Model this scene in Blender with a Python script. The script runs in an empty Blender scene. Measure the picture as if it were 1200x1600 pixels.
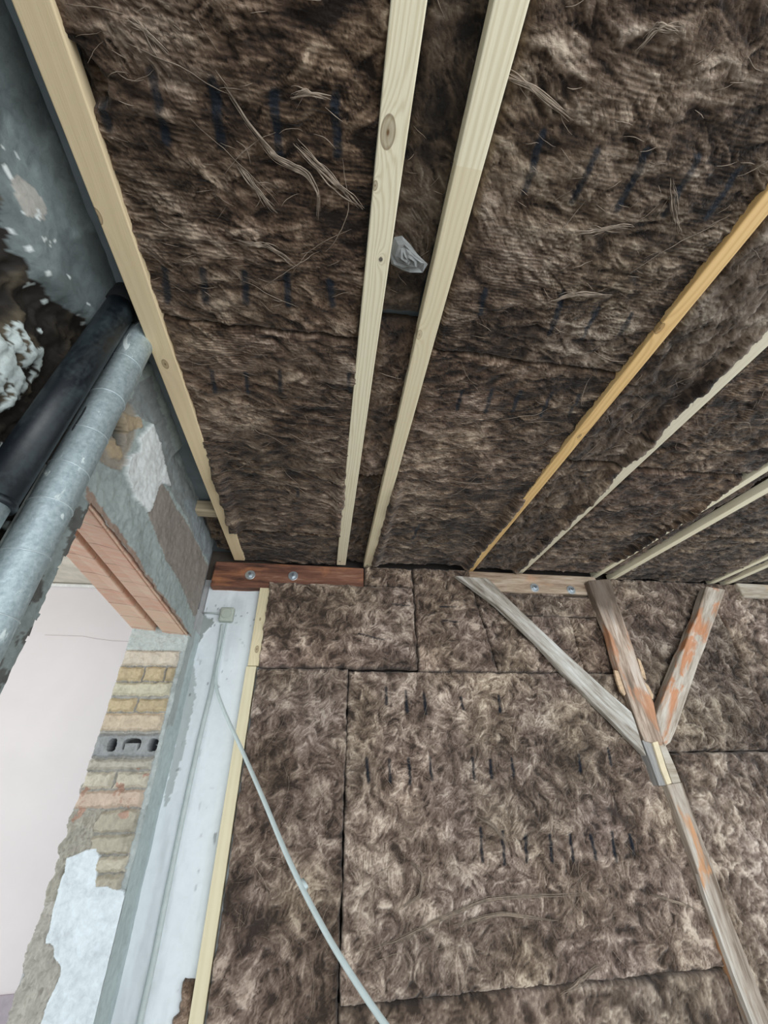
import bpy, math, random
import numpy as np
from mathutils import Matrix, Vector

C = bpy.context.scene.collection
CAM_H = 1.6                       # eye height above the floor; all coordinates below are relative to the eye

# ------------------------------------------------------------------ camera
F = 618.0
_Y = np.array([-110, 405, F]); _Y = _Y / np.linalg.norm(_Y)
_Z = np.array([-22, -950, F]); _Z = _Z - _Z.dot(_Y) * _Y; _Z = _Z / np.linalg.norm(_Z)
_X = -np.cross(_Z, _Y)
if _X[0] < 0: _X = -_X
R = np.array([_X, _Y, _Z])
cd = bpy.data.cameras.new('camera'); cam = bpy.data.objects.new('camera', cd); C.objects.link(cam)
cd.sensor_fit = 'HORIZONTAL'; cd.sensor_width = 36; cd.lens = F / 1200 * 36
cd.clip_start = 0.02
m = Matrix.Identity(4)
for i in range(3):
    m[i][0] = R[i, 0]; m[i][1] = -R[i, 1]; m[i][2] = -R[i, 2]
m[0][3] = 0; m[1][3] = 0; m[2][3] = CAM_H
cam.matrix_world = m
bpy.context.scene.camera = cam

# ------------------------------------------------------------------ daylight and exposure
W = bpy.data.worlds.new('world'); bpy.context.scene.world = W; W.use_nodes = True
W.node_tree.nodes['Background'].inputs[0].default_value = (0.86, 0.95, 1.0, 1)
W.node_tree.nodes['Background'].inputs[1].default_value = 1.25
def area(name, loc, target, sx, sy, power, col):
    l = bpy.data.lights.new(name, 'AREA'); l.shape = 'RECTANGLE'; l.size = sx; l.size_y = sy
    l.energy = power; l.color = col
    o = bpy.data.objects.new(name, l); C.objects.link(o)
    o.location = (loc[0], loc[1], loc[2] + CAM_H)
    d = Vector(target) - Vector(loc); o.rotation_euler = d.to_track_quat('-Z', 'Y').to_euler()
    return o
area('window_daylight', (1.6, -2.6, -0.1), (0.8, 2.0, 0.1), 2.6, 1.9, 62, (0.97, 0.98, 1.0))
area('next_room_window_daylight', (-3.6, 0.6, -0.2), (-1.4, 2.6, 0.0), 1.6, 1.8, 16, (1.0, 0.985, 0.98))
vs = bpy.context.scene.view_settings
vs.view_transform = 'Standard'; vs.look = 'None'; vs.gamma = 1; vs.use_curve_mapping = False
vs.exposure = 0.35

# ------------------------------------------------------------------ numeric helpers
def ray(px, py): return R @ np.array([px - 600.0, py - 800.0, F])
def atX(px, py, x): r = ray(px, py); return r * (x / r[0])
def atY(px, py, y): r = ray(px, py); return r * (y / r[1])
def atZ(px, py, z): r = ray(px, py); return r * (z / r[2])
def atD(px, py, d): return ray(px, py) * (d / F)

def vnoise(x, y, seed=0):
    xi = np.floor(x).astype(np.int64); yi = np.floor(y).astype(np.int64)
    fx = x - xi; fy = y - yi
    fx = fx * fx * fx * (fx * (fx * 6 - 15) + 10); fy = fy * fy * fy * (fy * (fy * 6 - 15) + 10)
    def h(a, b):
        n = (a * 374761393 + b * 668265263 + seed * 2147483647 + 1013904223) & 0xffffffff
        n = ((n ^ (n >> 13)) * 1274126177) & 0xffffffff
        n = n ^ (n >> 16)
        return (n & 0xffffff) / float(0xffffff)
    a = h(xi, yi); b = h(xi + 1, yi); c = h(xi, yi + 1); d = h(xi + 1, yi + 1)
    return (a + (b - a) * fx) * (1 - fy) + (c + (d - c) * fx) * fy
def fbm(x, y, seed=0, oct=4, gain=0.5):
    s = 0; a = 1; t = 0
    for k in range(oct):
        s = s + a * vnoise(x * 2 ** k, y * 2 ** k, seed + 17 * k); t += a; a *= gain
    return s / t
def smooth(e0, e1, x):
    t = np.clip((x - e0) / (e1 - e0), 0, 1); return t * t * (3 - 2 * t)
def inpoly(x, y, poly):
    r = np.zeros(x.shape, bool); n = len(poly)
    for i in range(n):
        x0, y0 = poly[i]; x1, y1 = poly[(i + 1) % n]
        if y0 == y1: continue
        c = ((y0 > y) != (y1 > y)) & (x < (x1 - x0) * (y - y0) / (y1 - y0) + x0)
        r ^= c
    return r
def segdist(x, y, a, b):
    ax, ay = a; bx, by = b; dx, dy = bx - ax, by - ay
    t = np.clip(((x - ax) * dx + (y - ay) * dy) / (dx * dx + dy * dy + 1e-12), 0, 1)
    return np.hypot(x - ax - t * dx, y - ay - t * dy), t

# ------------------------------------------------------------------ object helpers
def tag(o, label=None, cat=None, group=None, kind=None):
    if label: o['label'] = label
    if cat: o['category'] = cat
    if group: o['group'] = group
    if kind: o['kind'] = kind
    return o
def empty(name, loc):
    o = bpy.data.objects.new(name, None); C.objects.link(o); o.empty_display_size = 0.05
    o.location = (loc[0], loc[1], loc[2] + CAM_H); return o
def link(name, verts, faces, mat, parent=None, attrs=None, sm=False, fm=None):
    """verts in eye-relative coordinates; the origin goes to the bottom centre of the shape"""
    v = np.asarray(verts, float)
    lo, hi = v.min(0), v.max(0)
    base = np.array([(lo[0] + hi[0]) / 2, (lo[1] + hi[1]) / 2, lo[2]])
    me = bpy.data.meshes.new(name)
    me.from_pydata((v - base).tolist(), [], faces if isinstance(faces, list) else faces.tolist())
    for mm in (mat if isinstance(mat, (list, tuple)) else [mat]): me.materials.append(mm)
    if fm is not None: me.polygons.foreach_set('material_index', fm)
    if sm: me.polygons.foreach_set('use_smooth', [True] * len(me.polygons))
    if attrs:
        for k, a in attrs.items():
            a = np.asarray(a, float)
            at = me.attributes.new(k, 'FLOAT_COLOR', 'POINT')
            at.data.foreach_set('color', np.hstack([a, np.ones((len(a), 1))]).ravel())
    me.update()
    o = bpy.data.objects.new(name, me); C.objects.link(o)
    if parent is None:
        o.location = (base[0], base[1], base[2] + CAM_H)
    else:
        pw = Vector(parent.location); q = parent.parent
        while q: pw = pw + Vector(q.location); q = q.parent
        o.parent = parent
        o.location = (base[0] - pw[0], base[1] - pw[1], base[2] + CAM_H - pw[2])
    return o
def bevel(o, w, seg=2):
    b = o.modifiers.new('bevel', 'BEVEL'); b.width = w; b.segments = seg; b.limit_method = 'ANGLE'; return o

def box(x0, x1, y0, y1, z0, z1):
    v = [(x, y, z) for x in (x0, x1) for y in (y0, y1) for z in (z0, z1)]
    f = [(0, 1, 3, 2), (4, 6, 7, 5), (0, 4, 5, 1), (2, 3, 7, 6), (0, 2, 6, 4), (1, 5, 7, 3)]
    return v, f
def prism(poly, nrm, depth):
    """poly: 3D points of the visible outline, extruded along nrm (away from the viewer)"""
    n = len(poly); p = np.array(poly); q = p + np.array(nrm) * depth
    v = np.vstack([p, q]).tolist()
    f = [list(range(n)), list(range(2 * n - 1, n - 1, -1))]
    for i in range(n): f.append([i, i + n, (i + 1) % n + n, (i + 1) % n])
    return v, f
def tube(pts, r, seg=10, cap=True):
    pts = np.array(pts, float); n = len(pts); rr = r if hasattr(r, '__len__') else [r] * n
    V = []; Fc = []
    t = np.gradient(pts, axis=0); t /= np.linalg.norm(t, axis=1)[:, None] + 1e-12
    up = np.array([0.13, 0.31, 0.94]); 
    if abs(t[0].dot(up)) > 0.9: up = np.array([1.0, 0.1, 0])
    a = np.cross(t[0], up); a /= np.linalg.norm(a)
    for i in range(n):
        a = a - t[i] * a.dot(t[i]); a /= np.linalg.norm(a); b = np.cross(t[i], a)
        for k in range(seg):
            an = 2 * math.pi * k / seg
            V.append(pts[i] + rr[i] * (math.cos(an) * a + math.sin(an) * b))
    for i in range(n - 1):
        for k in range(seg):
            k2 = (k + 1) % seg
            Fc.append((i * seg + k, i * seg + k2, (i + 1) * seg + k2, (i + 1) * seg + k))
    if cap:
        Fc.append(tuple(range(seg - 1, -1, -1))); Fc.append(tuple(range((n - 1) * seg, n * seg)))
    return V, Fc
def gridfaces(nu, nv, off=0, keep=None):
    i = np.arange(nv - 1)[:, None] * nu + np.arange(nu - 1)[None, :]
    f = np.stack([i, i + 1, i + nu + 1, i + nu], -1).reshape(-1, 4) + off
    if keep is not None: f = f[keep.reshape(-1)]
    return f

# ------------------------------------------------------------------ materials
def new_mat(name):
    mt = bpy.data.materials.new(name); mt.use_nodes = True
    nt = mt.node_tree; b = nt.nodes['Principled BSDF']; return mt, nt, b
class NT:
    def __init__(s, nt): s.nt = nt
    def n(s, t, **k):
        x = s.nt.nodes.new(t)
        for a, b in k.items(): setattr(x, a, b)
        return x
    def l(s, a, b): s.nt.links.new(a, b)
    def coord(s): return s.n('ShaderNodeTexCoord').outputs['Object']
    def mapping(s, v, scale=(1, 1, 1), rot=(0, 0, 0), loc=(0, 0, 0)):
        x = s.n('ShaderNodeMapping'); x.inputs['Scale'].default_value = scale; x.inputs['Rotation'].default_value = rot
        x.inputs['Location'].default_value = loc; s.l(v, x.inputs['Vector']); return x.outputs[0]
    def noise(s, v, scale, detail=4, rough=0.5, dist=0, color=False):
        x = s.n('ShaderNodeTexNoise'); x.inputs['Scale'].default_value = scale; x.inputs['Detail'].default_value = detail
        x.inputs['Roughness'].default_value = rough; x.inputs['Distortion'].default_value = dist
        s.l(v, x.inputs['Vector']); return x.outputs['Color' if color else 'Fac']
    def vm(s, op, a, b=None):
        x = s.n('ShaderNodeVectorMath', operation=op)
        for i, q in enumerate((a, b)):
            if q is None: continue
            if hasattr(q, 'is_output'): s.l(q, x.inputs[i])
            elif op == 'SCALE' and i == 1: x.inputs['Scale'].default_value = q
            else: x.inputs[i].default_value = q
        return x.outputs['Value' if op in ('LENGTH', 'DOT_PRODUCT') else 'Vector']
    def m(s, op, a, b=None, clamp=False):
        x = s.n('ShaderNodeMath', operation=op); x.use_clamp = clamp
        for i, q in enumerate((a, b)):
            if q is None: continue
            if hasattr(q, 'is_output'): s.l(q, x.inputs[i])
            else: x.inputs[i].default_value = q
        return x.outputs[0]
    def ramp(s, f, stops):
        x = s.n('ShaderNodeValToRGB'); e = x.color_ramp.elements
        while len(e) < len(stops): e.new(0.5)
        for i, (p, c) in enumerate(stops):
            e[i].position = p; e[i].color = (c[0], c[1], c[2], 1) if hasattr(c, '__len__') else (c, c, c, 1)
        s.l(f, x.inputs[0]); return x.outputs[0]
    def mix(s, f, a, b, mode='MIX'):
        x = s.n('ShaderNodeMix', data_type='RGBA', blend_type=mode)
        for i, q in ((0, f), (6, a), (7, b)):
            if hasattr(q, 'is_output'): s.l(q, x.inputs[i])
            elif i == 0: x.inputs[0].default_value = q
            else: x.inputs[i].default_value = (q[0], q[1], q[2], 1)
        return x.outputs[2]
    def bump(s, h, strength, dist, b):
        x = s.n('ShaderNodeBump'); x.inputs['Strength'].default_value = strength; x.inputs['Distance'].default_value = dist
        s.l(h, x.inputs['Height']); s.l(x.outputs[0], b.inputs['Normal']); return x
    def attr(s, name):
        return s.n('ShaderNodeAttribute', attribute_name=name).outputs['Color']

def wool_mat(name, stretch, warp=0.10, bright=1.0, seed=0.0, ridge=0.0, lo=0.36, hi=0.66, warm=1.0, flat=False):
    """brown mineral wool: warped, stretched fibre noise"""
    mt, nt, b = new_mat(name); q = NT(nt)
    P = q.mapping(q.coord(), loc=(seed, seed * 0.7, seed * 1.3))
    w2 = q.vm('SUBTRACT', q.noise(P, 26, 3, 0.6, color=True), (0.5, 0.5, 0.5))
    P2 = q.vm('ADD', P, q.vm('SCALE', w2, warp * 0.35))
    fib = q.noise(q.mapping(P2, scale=stretch), 150, 5, 0.65)
    blo = q.noise(P2, 20, 5, 0.62, 1.3)
    sepf = q.n('ShaderNodeSeparateColor'); q.l(q.attr('flow'), sepf.inputs[0])
    flow = sepf.outputs[0]
    s = q.m('ADD', q.m('MULTIPLY', flow, 0.62), q.m('ADD', q.m('MULTIPLY', fib, 0.26), q.m('MULTIPLY', blo, 0.12)))
    if ridge:
        wv = q.n('ShaderNodeTexWave', wave_type='BANDS', bands_direction='Y'); wv.inputs['Scale'].default_value = 42
        wv.inputs['Distortion'].default_value = 5; wv.inputs['Detail'].default_value = 3; wv.inputs['Detail Scale'].default_value = 0.3
        q.l(P, wv.inputs['Vector'])
        msk = q.ramp(q.noise(P, 4.5, 3, 0.5), [(0.42, 0.1), (0.62, 1.0)])
        s = q.m('ADD', s, q.m('MULTIPLY', q.m('MULTIPLY', q.m('SUBTRACT', wv.outputs['Fac'], 0.5), ridge), msk))
    k = bright
    d = hi - lo
    cs_ = ([(0.034, 0.0235, 0.0175), (0.088, 0.0625, 0.0475), (0.150, 0.113, 0.088), (0.265, 0.212, 0.170), (0.46, 0.39, 0.32)] if flat else
           [(0.013, 0.0076, 0.0048), (0.055, 0.0340, 0.0220), (0.115, 0.078, 0.052), (0.21, 0.158, 0.118), (0.42, 0.345, 0.27)])
    col = q.ramp(s, [(p_, [x_ * k for x_ in c_]) for p_, c_ in zip((lo, lo + d * .30, lo + d * .55, lo + d * .82, min(hi + .06, 1)), cs_)])
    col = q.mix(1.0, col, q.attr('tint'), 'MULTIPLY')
    ink = q.attr('ink')
    inkf = q.m('MULTIPLY', ink, q.ramp(s, [(0.38, 1.0), (0.75, 0.55)]))
    col = q.mix(inkf, col, (0.007, 0.011, 0.018))
    q.l(col, b.inputs['Base Color']); b.inputs['Roughness'].default_value = 0.85
    b.inputs['Specular IOR Level'].default_value = 0.25
    b.inputs['Sheen Weight'].default_value = 0.15
    q.bump(s, 0.8, 0.022, b)
    return mt

def wood_mat(name, base, dark, axis='Y', rot=(0, 0, 0), knots=(), rings=70, rough=0.6, shift=0.0, contrast=1.0, split=None):
    """planed softwood with grain lines; knots are (u, v, radius) in object coordinates across/along"""
    mt, nt, b = new_mat(name); q = NT(nt)
    P = q.mapping(q.coord(), rot=rot, loc=(shift, shift, 0))
    sx = {'X': (0.05, 1, 1), 'Y': (1, 0.05, 1), 'Z': (1, 1, 0.05)}[axis]
    bend = q.noise(q.mapping(P, scale=sx), 30, 3, 0.5)
    fine = q.noise(q.mapping(P, scale=tuple(a if a == 1 else 0.02 for a in sx)), 420, 3, 0.6)
    sep = q.n('ShaderNodeSeparateXYZ'); q.l(P, sep.inputs[0])
    across = {'X': q.m('ADD', sep.outputs[2], sep.outputs[1]), 'Y': sep.outputs[0], 'Z': sep.outputs[0]}[axis]
    u = q.m('ADD', across, q.m('MULTIPLY', bend, 0.03))
    kmask = None
    for (a, c, r) in knots:
        kp = {'X': (c, 0, a), 'Y': (a, c, 0), 'Z': (a, 0, c)}[axis]
        sc = {'X': (0.55, 0, 1), 'Y': (1, 0.55, 0), 'Z': (1, 0, 0.55)}[axis]
        d = q.vm('LENGTH', q.vm('MULTIPLY', q.vm('SUBTRACT', q.coord(), kp), sc))
        e = q.m('DIVIDE', 1.0, q.m('ADD', 1.0, q.m('POWER', q.m('DIVIDE', d, r * 1.6), 2.0)))
        u = q.m('ADD', u, q.m('MULTIPLY', e, 0.035))
        km = q.m('SUBTRACT', 1.0, q.m('DIVIDE', d, r), clamp=True)
        kmask = km if kmask is None else q.m('MAXIMUM', kmask, km)
    ring = q.m('SINE', q.m('MULTIPLY', u, rings * 2 * math.pi))
    ring = q.m('MULTIPLY', q.m('ADD', ring, 1.0), 0.5)
    fac = q.m('ADD', q.m('MULTIPLY', q.m('POWER', ring, 2.0), 0.55 * contrast), q.m('MULTIPLY', fine, 0.35), clamp=True)
    big = q.noise(q.mapping(P, scale=sx), 9, 2, 0.5)
    col = q.mix(fac, base, dark)
    col = q.mix(q.m('MULTIPLY', q.m('SUBTRACT', big, 0.45), 0.9, clamp=True), col, [c * 0.78 for c in base])
    if kmask is not None:
        kr = q.ramp(kmask, [(0.0, 0.0), (0.08, 0.75), (0.35, 0.45), (0.75, 0.6), (0.9, 1.0)])
        col = q.mix(kr, col, (0.16, 0.085, 0.03))
    if split is not None:
        sw = q.m('GREATER_THAN', sep.outputs[1], split)
        col = q.mix(q.m('MULTIPLY', sw, 0.5), col, (base[0] * .78, base[1] * .7, base[2] * .6))
    q.l(col, b.inputs['Base Color']); b.inputs['Roughness'].default_value = rough
    q.bump(q.m('ADD', fine, q.m('MULTIPLY', ring, 0.3)), 0.25, 0.0015, b)
    return mt

def old_wood_mat(name, cols, axis='Z', rot=(0, 0, 0), seed=0.0, patch=(0.5, 0.6), patchcol=(0.42, 0.17, 0.07), rough=0.8, scale=1.0, sooty=None):
    mt, nt, b = new_mat(name); q = NT(nt)
    P = q.mapping(q.coord(), rot=rot, loc=(seed, seed, seed))
    sx = {'X': (0.12, 1, 1), 'Z': (1, 1, 0.12)}[axis]
    Ps = q.mapping(P, scale=sx)
    a = q.noise(Ps, 60 * scale, 6, 0.65, 0.4); c = q.noise(Ps, 18 * scale, 4, 0.6, 0.3)
    s = q.m('ADD', q.m('MULTIPLY', a, 0.5), q.m('MULTIPLY', c, 0.5))
    n = len(cols)
    col = q.ramp(s, [(0.36 + 0.3 * i / (n - 1), cc) for i, cc in enumerate(cols)])
    pm = q.ramp(q.noise(q.mapping(P, scale={'X': (.35, 1, 1), 'Z': (1, 1, .35)}[axis]), 13 * scale, 4, 0.6, 0.5), [(patch[0], 0.0), (patch[1], 1.0)])
    col = q.mix(q.m('MULTIPLY', pm, 0.85), col, q.mix(a, [x * .6 for x in patchcol], [min(1, x * 1.5) for x in patchcol]))
    if sooty is not None:
        sz = q.n('ShaderNodeSeparateXYZ'); q.l(q.coord(), sz.inputs[0])
        f_ = q.ramp(q.m('ADD', q.m('MULTIPLY', sz.outputs[2], 1.0), q.m('MULTIPLY', c, 0.3)), [(sooty, 0.0), (min(sooty + 0.12, 1), 1.0)])
        col = q.mix(q.m('MULTIPLY', f_, 0.8), col, (0.07, 0.048, 0.033))
    q.l(col, b.inputs['Base Color']); b.inputs['Roughness'].default_value = rough
    q.bump(s, 0.7, 0.012, b)
    return mt

def tint_mat(name, rough=0.85, nscale=60, var=0.5, bumpd=0.006, streak=None, spec=0.4):
    """colour from the mesh's own painted patches, broken up by grain"""
    mt, nt, b = new_mat(name); q = NT(nt)
    P = q.coord()
    if streak: P = q.mapping(P, scale=streak)
    a = q.noise(P, nscale, 7, 0.65, 0.5); c = q.noise(P, nscale * 0.17, 4, 0.6, 0.8)
    s = q.m('ADD', q.m('MULTIPLY', a, 0.55), q.m('MULTIPLY', c, 0.45))
    k = q.ramp(s, [(0.3, 1 - var), (0.5, 1.0), (0.7, 1 + var * 0.7)])
    # values above one need a multiply by a scaled ramp
    k2 = q.vm('SCALE', k, 1.0)
    col = q.mix(1.0, q.attr('tint'), k2, 'MULTIPLY')
    q.l(col, b.inputs['Base Color']); b.inputs['Roughness'].default_value = rough
    b.inputs['Specular IOR Level'].default_value = spec
    q.bump(s, 0.6, bumpd, b)
    return mt

def plain(name, col, rough=0.6, metal=0.0, var=0.12, nscale=30, bumpd=0.001, spec=0.5):
    mt, nt, b = new_mat(name); q = NT(nt)
    a = q.noise(q.coord(), nscale, 5, 0.6, 0.3)
    q.l(q.ramp(a, [(0.3, [c * (1 - var) for c in col]), (0.7, [min(1, c * (1 + var)) for c in col])]), b.inputs['Base Color'])
    b.inputs['Roughness'].default_value = rough; b.inputs['Metallic'].default_value = metal
    b.inputs['Specular IOR Level'].default_value = spec
    q.bump(a, 0.4, bumpd, b)
    return mt

# ================================================================== THE SETTING
XW = -0.587            # face of the left wall
ZC = 1.0               # concrete slab above the battens
def structure(name, v, f, mat, **k): return tag(link(name, v, f, mat, **k), kind='structure')

m_floor = plain('dusty screed', (0.50, 0.485, 0.46), 0.85, nscale=12)
structure('floor', *box(-3.8, 3.6, -2.4, 2.9, -1.72, -1.6), m_floor)
m_conc = tint_mat('grey render', 0.8, 40, 0.25, 0.004)
m_slab = plain('grey concrete slab', (0.16, 0.19, 0.2), 0.85, nscale=14, var=0.25, bumpd=0.004)
structure('ceiling', *box(XW - 0.26, 3.6, -0.9, 2.2, 1.03, 1.18), plain('concrete deck', (0.17, 0.2, 0.215), 0.85, nscale=9, var=0.22, bumpd=0.004))
structure('wall_back', *box(-0.29, 3.6, 2.09, 2.25, -1.6, 1.03), plain('dark board sheathing', (0.05, 0.04, 0.035), 0.9))

# ---- white painted strip of the back wall, with the mortar smear in the corner
def paint_grid(P, Q, regions, base, jit=0.006, jf=60, seed=3):
    col = np.ones(P.shape + (3,)) * np.array(base)
    pj = P + (fbm(P * jf, Q * jf, seed) - 0.5) * jit * 2; qj = Q + (fbm(P * jf, Q * jf, seed + 9) - 0.5) * jit * 2
    masks = []
    for poly, c in regions:
        k = inpoly(pj, qj, poly); masks.append(k)
        if c is not None: col[k] = c
    return col, masks
def YZ(pts, x=XW): return [tuple(atX(a, b, x)[1:3]) for a, b in pts]
def XZ(pts, y): return [(atY(a, b, y)[0], atY(a, b, y)[2]) for a, b in pts]
def XY(pts, z): return [tuple(atZ(a, b, z)[:2]) for a, b in pts]

YB = 2.05
nu, nv = 90, 420
U, V = np.meshgrid(np.linspace(XW - 0.01, -0.27, nu), np.linspace(-1.6, 0.86, nv))
col, mk = paint_grid(U, V, [
    (XZ([(296, 940), (318, 958), (326, 966), (334, 965), (334, 975), (322, 986), (312, 1004), (300, 1012), (290, 1040), (280, 1040)], YB), (0.34, 0.37, 0.36)),
    (XZ([(296, 1040), (303, 1020), (305, 1090), (285, 1180), (262, 1260), (255, 1260)], YB), (0.5, 0.54, 0.54)),
], (0.80, 0.85, 0.88), 0.008, 70)
col *= (1 - 0.13 * smooth(0.55, 0.75, fbm(U * 14, V * 3, 5))[..., None])
dots = smooth(0.88, 0.92, vnoise(U * 75, V * 60, 11)) * smooth(0.5, 0.62, fbm(U * 4, V * 3, 8))
col *= (1 - 0.5 * dots[..., None])
H = (fbm(U * 9, V * 4, 2) - 0.5) * 0.012 + (fbm(U * 60, V * 60, 4) - 0.5) * 0.002 + mk[0] * 0.004
vv = np.stack([U, YB - H, V], -1).reshape(-1, 3)
structure('wall_back', vv, gridfaces(nu, nv), tint_mat('white distemper', 0.7, 25, 0.07, 0.002), attrs={'tint': col.reshape(-1, 3)}, sm=True)
structure('wall_back', *box(-0.9, -0.27, 2.066, 2.25, -1.6, 0.86), m_conc, attrs={'tint': np.full((8, 3), 0.5)})
structure('wall_back', *box(-0.9, -0.27, 2.066, 2.25, 0.861, 1.03), plain('dark gap boards', (0.09, 0.07, 0.055), 0.9))

# ---- left wall: one relief with the opening cut out
def soffit_z(y): return 0.567 + (0.518 - 0.567) * (y - 0.9)
ny, nz = 400, 400
zs = np.concatenate([np.linspace(-1.6, -0.6, 60)[:-1], np.linspace(-0.6, 1.04, nz - 59)])
ys = np.concatenate([np.linspace(-0.6, 0.15, 60)[:-1], np.linspace(0.15, 1.915, ny - 59)])
Yg, Zg = np.meshgrid(ys, zs)
def c8(pts): return YZ([(150 + a / 3.556, 600 + b / 3.556) for a, b in pts])
white = (0.72, 0.75, 0.74); green = (0.36, 0.41, 0.395); brown = (0.285, 0.25, 0.22)
pinkb = (0.34, 0.245, 0.195); tan = (0.42, 0.33, 0.22); rub = (0.016, 0.012, 0.009)
coveline = [(0, 260), (12, 300), (22, 330), (35, 365), (45, 400), (60, 410), (75, 440), (90, 450), (105, 470), (120, 480), (133, 492), (150, 505), (185, 545)]
cove_poly = YZ(coveline + [(230, 560), (163, 460), (80, 330), (0, 85), (-60, 20), (-200, 100), (-100, 250)])
regs = [
    (c8([(-50, 900), (20, 720), (150, 890), (265, 1060), (420, 1290), (500, 1440), (560, 1450), (485, 1330), (380, 1185), (280, 1045), (195, 905), (120, 800), (40, 690), (-60, 560)]), pinkb),
    (c8([(350, 545), (400, 600), (450, 690), (500, 760), (560, 880), (620, 1010), (640, 1010), (575, 1280), (540, 1290), (480, 1130), (440, 1060), (380, 960), (350, 880), (285, 715)]), brown),
    (c8([(300, 215), (345, 330), (370, 450), (400, 570), (350, 545), (285, 715), (215, 640), (150, 500), (180, 400), (240, 370), (230, 300)]), white),
    (c8([(180, 120), (250, 190), (300, 215), (345, 330), (385, 500), (430, 620), (480, 700), (560, 880), (640, 1010), (700, 960), (520, 560), (400, 330), (250, -60)]), (0.25, 0.27, 0.265)),
    (c8([(165, 60), (230, 170), (240, 210), (230, 290), (180, 400), (150, 480), (90, 470), (30, 430), (60, 300), (120, 180)]), (0.33, 0.29, 0.24)),
    (c8([(165, 160), (240, 190), (250, 240), (180, 275), (165, 200)]), tan),
    (c8([(60, 330), (110, 300), (150, 390), (140, 425), (80, 400)]), tan),
    (c8([(110, 270), (160, 175), (180, 260), (175, 350), (110, 340)]), (0.03, 0.035, 0.03)),
    (c8([(480, 640), (560, 640), (660, 740), (700, 790), (690, 1000), (640, 1010), (560, 880)]), (0.25, 0.28, 0.29)),
]
col, mk = paint_grid(Yg, Zg, regs, green, 0.005, 45, 21)
nearm = Yg < (0.83 + (fbm(Zg * 30, Yg * 5, 6) - 0.5) * 0.05)
rock = nearm & ~inpoly(Yg + (fbm(Yg * 30, Zg * 30, 31) - 0.5) * 0.02, Zg + (fbm(Yg * 30, Zg * 30, 33) - 0.5) * 0.02, cove_poly)
rock &= Zg < 0.985 - 0.06
r1 = fbm(Yg * 22 + 3 * fbm(Yg * 7, Zg * 7, 2), Zg * 15, 41, 5, 0.6)
rc = np.array(rub) + smooth(0.48, 0.75, r1)[..., None] * np.array([0.075, 0.06, 0.038])
foam = inpoly(Yg, Zg, YZ([(-40, 500), (20, 505), (28, 530), (38, 540), (40, 510), (60, 505), (72, 530), (82, 548), (100, 545), (106, 560), (100, 590), (60, 640), (30, 650), (10, 640), (-30, 600)]))
foam &= (fbm(Yg * 50, Zg * 50, 61) > 0.40)
foam |= (vnoise(Yg * 45, Zg * 45, 71) > 0.90) & (fbm(Yg * 6, Zg * 6, 72) > 0.5)
rc[foam] = (0.50, 0.56, 0.54)
lowgrey = rock & (Zg < 0.30 + 0.06 * fbm(Yg * 20, Zg * 20, 77)) 
cg = inpoly(Yg, Zg, cove_poly) | (nearm & ~rock); col[cg] = (0.165, 0.195, 0.195)
dk = smooth(0.45, 0.62, fbm(Yg * 9, Zg * 12, 141, 3)); col[cg] *= (0.72 + 0.5 * dk[cg])[:, None]
pk = inpoly(Yg, Zg, YZ([(22, 283), (34, 276), (56, 292), (76, 325), (70, 345), (45, 338), (30, 312)])); col[pk] = (0.42, 0.40, 0.365)
col[rock] = rc[rock]; col[lowgrey] = (0.25, 0.27, 0.25)
foamedge = (~rock) & nearm & (fbm(Yg * 60, Zg * 60, 75) > 0.73) & (Zg < 0.93) & (Zg > 0.5)
col[foamedge] = (0.7, 0.74, 0.73)
strip = (Yg > 0.80) & (Yg < 0.93) & (Zg < 0.56)
col[strip] = (0.27, 0.31, 0.30)
col[strip & (fbm(Yg * 40, Zg * 25, 91) > 0.60)] = (0.12, 0.12, 0.11)
Hh = (fbm(Yg * 14, Zg * 14, 51) - 0.5) * 0.012 + (fbm(Yg * 70, Zg * 70, 52, 3) - 0.5) * np.where(nearm, 0.0012, 0.005)
Hh += mk[2] * 0.010 - mk[7] * 0.035 - mk[4] * 0.008 + mk[5] * 0.008 + mk[6] * 0.008
def blur(a, n):
    a = a.astype(float)
    for _ in range(n):
        p_ = np.pad(a, 1, mode='edge'); a = (p_[1:-1, 1:-1] * 2 + p_[:-2, 1:-1] + p_[2:, 1:-1] + p_[1:-1, :-2] + p_[1:-1, 2:]) / 6
    return a
rk = blur(rock, 30)
Hh -= rk * (0.022 + 0.045 * (1 - r1)); Hh += blur(foam & rock, 8) * 0.020
Hh += 0.028 * smooth(0.93, 1.03, Zg) ** 1.5 * (Yg < 1.2)
Hh = np.where(nearm, Hh - 0.004, Hh)
keep = ~((Yg > 0.905 + (fbm(Zg * 25, Zg * 3, 99) - 0.5) * 0.012) & (Zg < soffit_z(Yg)))
kf = keep[:-1, :-1] & keep[1:, :-1] & keep[:-1, 1:] & keep[1:, 1:]
vv = np.stack([XW + Hh, Yg, Zg], -1).reshape(-1, 3)
m_render = tint_mat('rough render and rubble', 0.72, 60, 0.36, 0.005)
structure('wall_left', vv, gridfaces(len(ys), len(zs), keep=kf), m_render, attrs={'tint': col.reshape(-1, 3)}, sm=True)
structure('wall_left', *box(-0.835, XW - 0.10, -0.6, 0.898, -1.6, 1.03), m_conc, attrs={'tint': np.full((8, 3), 0.25)})
structure('wall_left', *box(-0.835, XW - 0.04, 0.898, 2.06, 0.66, 1.03), m_conc, attrs={'tint': np.full((8, 3), 0.3)})

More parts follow.
